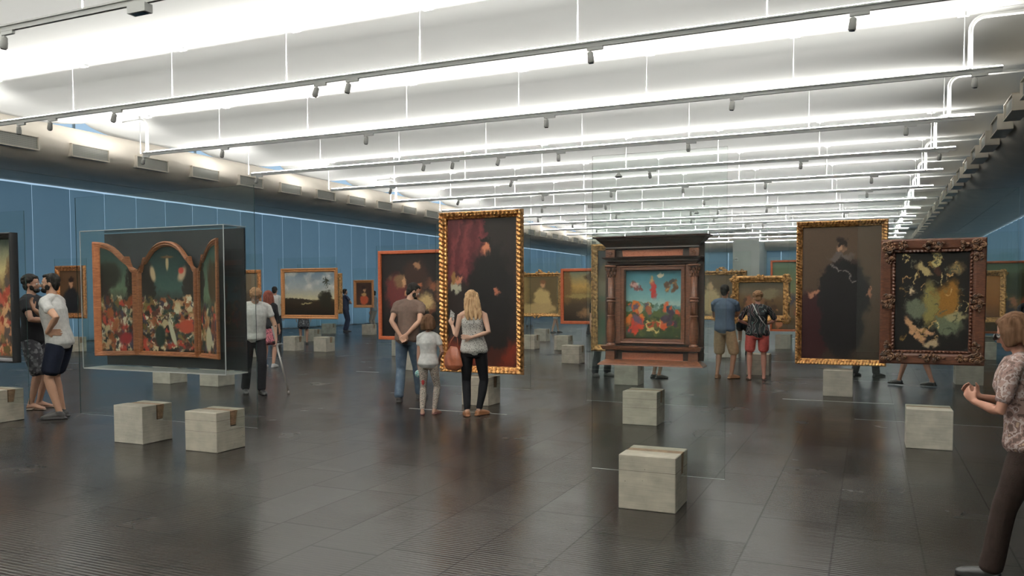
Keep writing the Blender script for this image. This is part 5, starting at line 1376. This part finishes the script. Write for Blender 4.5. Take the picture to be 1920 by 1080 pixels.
legg = pattern_material('patterned_leggings', [(0, (.06, .05, .05)), (.33, (.50, .44, .38)), (.7, (.30, .22, .18))], 60, 'voronoi')
leafy = pattern_material('leafy_print', [(0, (.012, .014, .016)), (.50, (.012, .014, .016)), (.54, (.55, .55, .48)), (.60, (.012, .014, .016)), (.70, (.02, .17, .15)), (.80, (.38, .05, .07)), (.86, (.012, .014, .016))], 3.2, 'wave')
blouse = pattern_material('flecked_print', [(0, (.10, .065, .055)), (.42, (.27, .18, .16)), (.52, (.46, .38, .36)), (.60, (.16, .10, .085)), (.68, (.38, .27, .20))], 22, 'noise')
plaid = pattern_material('plaid', [(0, (.03, .03, .035)), (.5, (.08, .08, .085)), (.8, (.14, .14, .15))], 30, 'cells')
hblack = hairm('black', (.008, .007, .006)); hbrown = hairm('brown', (.06, .030, .015)); hlb = hairm('light_brown', (.16, .085, .045), (.30, .18, .10)); hblond = hairm('blond', (.30, .17, .085), (.62, .42, .24)); hred = hairm('auburn', (.10, .03, .02))
sneak = pm('dark_sneaker', (.03, .028, .027), .7); tan = pm('tan_leather', (.26, .11, .05), .5); pinks = pm('pink_rubber', (.62, .30, .27), .6); whites = pm('white_sneaker', (.6, .6, .6), .6); blk = pm('black_leather', (.012, .012, .012), .4); ochre = pm('suede', (.24, .12, .06), .8)
V3 = Vector
# left man, hand on hip
person('man in a white t-shirt and navy shorts with one hand on his hip', (-9.46, 7.06), -62, 1.85, (.47, .27, .18), 'short', hblack, 'tee', white, 'shorts', fabric('midnight', (.010, .013, .024)), 'shoe', sneak, lean=9, hyaw=-20, hpitch=8,
       wl=(-.20, .02, 1.05), pl=(-.55, -1, 0), hl=((.35, -.9, -.15), (.9, .3, 0), .15), wr=(.05, .26, 1.36), pr=(.5, .2, -1), hr=((-.2, .1, 1), (0, -1, .2), .5), fl=(-.09, -.02, 10), fr=(.10, .04, -5), shortlen=.36, beard=hblack)
person('dark haired man in black t-shirt and plaid shorts behind the leftmost sheet', (-10.58, 7.50), 118, 1.85, (.34, .19, .13), 'puffy', hblack, 'tee', blackc, 'shorts', plaid, 'flip', pm('beige_rubber', (.5, .38, .3), .6), beard=hblack,
       wl=(-.06, .22, 1.12), wr=(.06, .24, 1.16), pl=(-1, -.2, -.3), pr=(1, -.2, -.3), hl=((1, .1, 0), (0, -1, 0), .3), hr=((-1, .1, 0), (0, -1, 0), .3), voxel=.009)
# person with the crutch
cr = person('person in a white short-sleeved shirt and black trousers leaning on a crutch', (-8.93, 10.02), 168, 1.72, (.43, .265, .185), 'puffy', hlb, 'tee', fabric('off_white', (.76, .76, .74)), 'trousers', blackc, 'shoe', blk, lean=12, hpitch=-38, hyaw=8,
            wl=(-.30, .18, .92), pl=(-.9, -.5, 0), hl=((-.05, .5, -.8), (.9, 0, 0), 1.1), wr=(.2, .12, .90), fl=(-.08, .10, 5), fr=(.12, -.14, -8), wide=1.05)
ft = at_z(541, 738); p = cr['WL']+(cr['WL']-cr['EL']).normalized()*.05; e_ = cr['EL']
t = thing('crutch', (ft.x, ft.y, 0), 'grey metal forearm crutch slanting down to the floor', 'crutch')
o3 = V3((ft.x, ft.y, 0)); dirv = (p-o3).normalized(); topp = o3+dirv*((p-o3).length+.26)
MB().tube([V3((0, 0, .03)), p-o3], .016, 10).build('shaft', pm('crutch_metal', (.42, .40, .38), .35, .5), t, True)
MB().tube([p-o3, topp-o3], .014, 10).build('upper_shaft', pm('crutch_grey', (.30, .29, .28), .5), t, True)
MB().tube([V3((0, 0, .0)), V3((0, 0, .05))], [.022, .016], 10).build('rubber_tip', pm('rubber_grey', (.25, .23, .21), .8), t, True)
g_ = RIGHT*.05; MB().tube([p-o3-g_, p-o3+g_], .016, 8).build('handgrip', blk, t, True)
MB().tube([topp-o3-RIGHT*.05+V3((0, .02, 0)), topp-o3+V3((0, .045, 0)), topp-o3+RIGHT*.05+V3((0, .02, 0))], .010, 8).build('arm_cuff', blk, t, True)
# couple behind
person('long haired woman in black top and pink patterned skirt beyond the crutch', (-11.85, 13.75), 20, 1.66, (.5, .28, .2), 'long', hred, 'tee', blackc, 'skirt', pattern_material('pink_print', [(0, (.3, .04, .07)), (.35, (.5, .2, .22)), (.6, (.1, .03, .05))], 40, 'voronoi'), 'shoe', whites, fem=True, hyaw=-50, voxel=.011, sleeve=1.5)
person('black haired man in a pale shirt half hidden behind the cloudy landscape', (at_z(517, 647).x, at_z(517, 647).y), 20, 1.82, (.40, .23, .16), 'short', hblack, 'tee', white, 'trousers', blackc, 'shoe', whites, voxel=.012)
# family
hm = person('man in a brown t-shirt and blue jeans with hands clasped behind his back', (-6.20, 10.17), 18, 1.75, (.46, .27, .19), 'short', hblack, 'tee', brown_c, 'jeans', jean, 'shoe', sneak, lean=7, hyaw=58, hpitch=-22, side=2, beard=hblack,
            wl=(-.055, -.17, .955), pl=(-1, -.5, 0), hl=((.55, -.15, -.65), (.3, -.9, 0), .5), wr=(.055, -.185, .975), pr=(1, -.5, 0), hr=((-.55, -.1, -.65), (-.2, .9, 0), .5), fl=(-.10, -.10, 14), fr=(.11, .26, -12))
gl = person('small girl in a white t-shirt, patterned leggings and pink sandals', (-5.27, 9.17), 14, 1.27, (.44, .26, .19), 'bob', hbrown, 'tee', white, 'tight', legg, 'flip', pinks, child=True, fem=True, heads=1.22, hpitch=-5, wide=.98,
            wl=(-.20, .03, .82), wr=(.16, .18, 1.0), pr=(.6, -.8, 0), fl=(-.11, -.04, 12), fr=(.09, .06, -22), voxel=.006)
jw = person('blond woman in a spotted camisole and black trousers holding a leaflet', (-4.66, 9.27), 4, 1.62, (.52, .32, .235), 'long', hblond, 'tank', leop, 'tight', blackc, 'low', tan, fem=True, hyaw=-14, hpitch=-8, side=-2,
            wl=(-.30, .20, 1.26), pl=(-.15, -.25, -1), hl=((-.35, .25, .8), (.5, .6, 0), .7), wr=(-.02, -.155, 1.10), pr=(1, -.35, -.4), hr=((-.95, -.05, .12), (0, 1, 0), .35), fl=(-.09, -.02, 12), fr=(.07, .06, -38), voxel=.006)
# leaflet in her raised hand
p = jw['WL']; lc = p+V3((-.015, .02, .12))
t = thing('leaflet', lc, 'folded printed leaflet held up in the blond woman\'s hand', 'leaflet'); t.rotation_euler = (.2, .5, -.5)
MB().box(-.052, .052, -.0015, .0015, -.075, .075).build('paper', pattern_material('printed_paper', [(0, (.62, .62, .60)), (.5, (.62, .62, .60)), (.56, (.16, .15, .15)), (.66, (.5, .16, .12))], 45, 'noise', .7), t)
# brown bag on her arm
bp_ = jw['EL']; t = thing('handbag', (bp_.x-.03, bp_.y-.02, bp_.z-.42), 'soft brown leather handbag hanging from the blond woman\'s arm', 'handbag')
mb = MB(); loft(mb, [(0, 0, .0), (0, 0, .04), (0, 0, .13), (0, 0, .22), (0, 0, .27)], [(.13, .06), (.155, .075), (.145, .065), (.11, .045), (.08, .025)], (.94, -.3, 0), 20); bake(mb, .008, 'bag_body', pm('cognac_leather', (.26, .075, .035), .45, noise=.1, nscale=20, bump=.2, bscale=90), t, 2, .010, 14)
h_ = V3((.03, .02, .44)); MB().tube([V3((-.07, 0, .25)), V3((-.03, .005, .36)), h_, V3((.055, .015, .37)), V3((.07, 0, .25))], .008, 8).build('strap', pm('cognac_leather', (.26, .075, .035), .45), t, True)
# plush toy in the girl's hand
p = gl['WL']; t = thing('fabric_toy', (p.x, p.y, p.z-.12), 'teal and red fabric toy hanging from the girl\'s hand', 'toy')
MB().ell((0, 0, .02), (.05, .04, .05)).ell((.05, 0, .0), (.045, .03, .035)).build('cloth_body', pattern_material('teal_print', [(0, (.10, .42, .42)), (.45, (.5, .6, .56)), (.6, (.08, .3, .32))], 30, 'noise', .8), t, True)
MB().ell((.07, .0, -.06), (.025, .02, .07)).build('tassel', pm('red_felt', (.42, .04, .04), .8), t, True)
# two visitors from behind on the right
bl = person('man in a blue grey t-shirt and khaki shorts seen from behind', (-2.46, 15.22), 12, 1.73, (.36, .19, .12), 'short', hblack, 'tee', bluegrey, 'shorts', khaki, 'low', ochre, hyaw=6, wl=(.02, .22, 1.16), wr=(-.02, .25, 1.2), pl=(-1, -.1, -.4), pr=(1, -.1, -.4), hl=((1, .1, .1), (0, -1, 0), .3), hr=((-1, .1, .1), (0, -1, 0), .3), shortlen=.46, voxel=.008, fl=(-.13, 0, 4), fr=(.13, .0, -35), wide=1.05)
pk = person('short haired woman in a leafy print blouse and coral pink shorts seen from behind', (-1.87, 15.17), -4, 1.61, (.50, .24, .18), 'puffy', hlb, 'tee', leafy, 'shorts', pinkc, 'flip', pm('brown_sandal', (.10, .05, .03), .6), fem=True, wide=1.22, hpitch=-4, wl=(-.16, .22, 1.08), wr=(.16, .22, 1.08), pl=(-1, -.5, 0), pr=(1, -.5, 0), hl=((.7, .7, 0), (.5, -.5, 0), .4), hr=((-.7, .7, 0), (-.5, -.5, 0), .4), shortlen=.34, voxel=.008, sleeve=.8, fl=(-.14, 0, 6), fr=(.13, 0, -6))
Mw = pk['Mw']; k = pk['k']; t = thing('shoulder_strap', pk['t'].location, 'thin white bag strap across the leafy print blouse', 'strap'); t.rotation_euler = pk['t'].rotation_euler
MB().tube([V3(q)*k for q in ((-.10, .02, 1.50), (-.08, -.085, 1.465), (-.03, -.148, 1.34), (.05, -.158, 1.20), (.13, -.140, 1.10), (.185, -.07, 1.03))], .009, 8).build('strap_band', white, t, True)
person('visitor in dark shorts farther back between the blue grey and the leafy top', (-3.02, 21.6), 10, 1.66, (.45, .25, .18), 'short', hbrown, 'tee', blackc, 'shorts', blackc, 'shoe', sneak, voxel=.012, shortlen=.25)
# half hidden visitors
person('visitor in dark trousers and sneakers whose legs show below the worn gilded frame', (-4.68, 14.72), 150, 1.70, (.45, .26, .18), 'short', hblack, 'tee', blackc, 'trousers', fabric('dark_grey', (.022, .024, .028)), 'shoe', sneak, voxel=.011, fl=(-.13, 0, 14), fr=(.15, .02, -10))
person('visitor whose bare legs and sandals show behind the block under the altarpiece', (-3.62, 14.75), 60, 1.60, (.40, .23, .16), 'short', hbrown, 'tee', blackc, 'shorts', navy, 'low', sneak, voxel=.012, fem=True)
person('person in black trousers hidden behind the tall portrait in black except for the feet', (-.10, 16.5), 40, 1.66, (.45, .26, .18), 'short', hbrown, 'tee', blackc, 'trousers', blackc, 'low', blk, voxel=.012, fl=(-.13, -.1, 10), fr=(.16, .16, -14))
person('walking visitor with bare legs and flat black shoes below the dark carved frame', (.72, 15.16), -70, 1.60, (.46, .24, .17), 'short', hbrown, 'tee', blackc, 'shorts', navy, 'low', blk, voxel=.010, fem=True, fl=(-.07, .28, 0), fr=(.07, -.26, 0), shortlen=.3)
person('visitor in patterned skirt whose bare legs show under the cloudy landscape', (-16.35, 20.6), 0, 1.62, (.40, .22, .16), 'short', hbrown, 'tee', blackc, 'skirt', pattern_material('dark_check', [(0, (.03, .03, .035)), (.5, (.16, .16, .17)), (.7, (.05, .05, .06))], 40, 'cells'), 'low', sneak, fem=True, voxel=.013)
person('man in dark clothes with folded arms standing beyond the landscape frame, near the blue wall', (-20.2, 28.2), 70, 1.80, (.34, .20, .14), 'short', hblack, 'tee', navy, 'trousers', navy, 'shoe', sneak, voxel=.013, wl=(.02, .22, 1.16), wr=(-.02, .25, 1.2), pl=(-1, -.1, -.4), pr=(1, -.1, -.4), hl=((1, .1, .1), (0, -1, 0), .3), hr=((-1, .1, .1), (0, -1, 0), .3))
person('visitor in grey shirt and grey shorts partly behind the small coral portrait', (-19.25, 28.9), -60, 1.72, (.40, .24, .17), 'short', hblack, 'tee', fabric('mid_grey', (.14, .16, .17)), 'trousers', fabric('stone', (.22, .19, .16)), 'shoe', sneak, voxel=.013)
person('far visitor in white shorts walking behind the pale figure picture', (-11.6, 30.4), 60, 1.66, (.42, .25, .18), 'short', hbrown, 'tee', white, 'shorts', white, 'low', sneak, voxel=.014, fl=(-.08, .2, 0), fr=(.08, -.2, 0), shortlen=.3)
person('far visitor in jeans seen below the left part of the pale figure picture', (-15.1, 36.0), 20, 1.68, (.42, .25, .18), 'short', hbrown, 'tee', navy, 'jeans', jean, 'shoe', sneak, voxel=.014)
person('far visitor in black shoes seen below the golden landscape', (-9.55, 28.6), 50, 1.66, (.42, .25, .18), 'short', hblack, 'tee', blackc, 'trousers', blackc, 'shoe', blk, voxel=.014)
person('dark dressed visitor far off before the hazy painting at the right edge', (2.85, 18.6), -30, 1.60, (.42, .25, .18), 'short', hblack, 'tee', blackc, 'trousers', blackc, 'shoe', blk, voxel=.012)
# foreground walker at the right edge
uw = person('walking person in flecked blouse and dark brown trousers at the right edge, hands raised', (.80, 5.03), -78, 1.47, (.40, .20, .14), 'bob', hbrown, 'tee', blouse, 'trousers', fabric('dark_brown', (.030, .020, .017)), 'shoe', blk, fem=True, wide=1.2, lean=8, hpitch=-12,
            wl=(-.10, .27, 1.20), pl=(-.8, -.3, -1), hl=((.3, .5, .6), (.6, -.3, 0), .8), wr=(.06, .29, 1.22), pr=(.8, -.3, -1), hr=((-.3, .5, .6), (-.6, -.3, 0), .8), fl=(-.08, .20, 0), fr=(.09, -.34, 0), lift=(0, .03), sleeve=.75)
t = thing('eyeglasses', uw['t'].location, 'black sunglasses worn by the walking person at the right edge', 'glasses'); t.rotation_euler = uw['t'].rotation_euler
k = uw['k']
def hp(q):
    q = V3(q); Rx = Matrix.Rotation(math.radians(-12), 3, 'X'); w_ = Rx @ (q-V3((0, -.01, 1.52)))+V3((0, -.01, 1.52)); return uw['T'](w_)*k
MB().tube([hp((-.078, .0, 1.635)), hp((-.072, .075, 1.635))], .004, 6).build('temple_arm', blk, t); MB().tube([hp((.078, .0, 1.635)), hp((.072, .075, 1.635))], .004, 6).build('temple_arm', blk, t)
for s_ in (-1, 1): MB().ell(hp((s_*.034, .103, 1.63)), (.028, .008, .020)).build('lens', blk, t, True)
t = thing('white_jacket', uw['t'].location, 'white cloth hanging at the hip of the walking person at the right edge', 'jacket'); t.rotation_euler = uw['t'].rotation_euler
mb = MB(); loft(mb, [V3((-.22, -.14, 1.0))*k, V3((-.25, -.15, .85))*k, V3((-.24, -.19, .66))*k, V3((-.22, -.24, .55))*k], [(.05, .03), (.06, .035), (.05, .03), (.03, .02)], (0, 1, 0), 14); bake(mb, .008, 'cloth', white, t, 1, .012, 12)
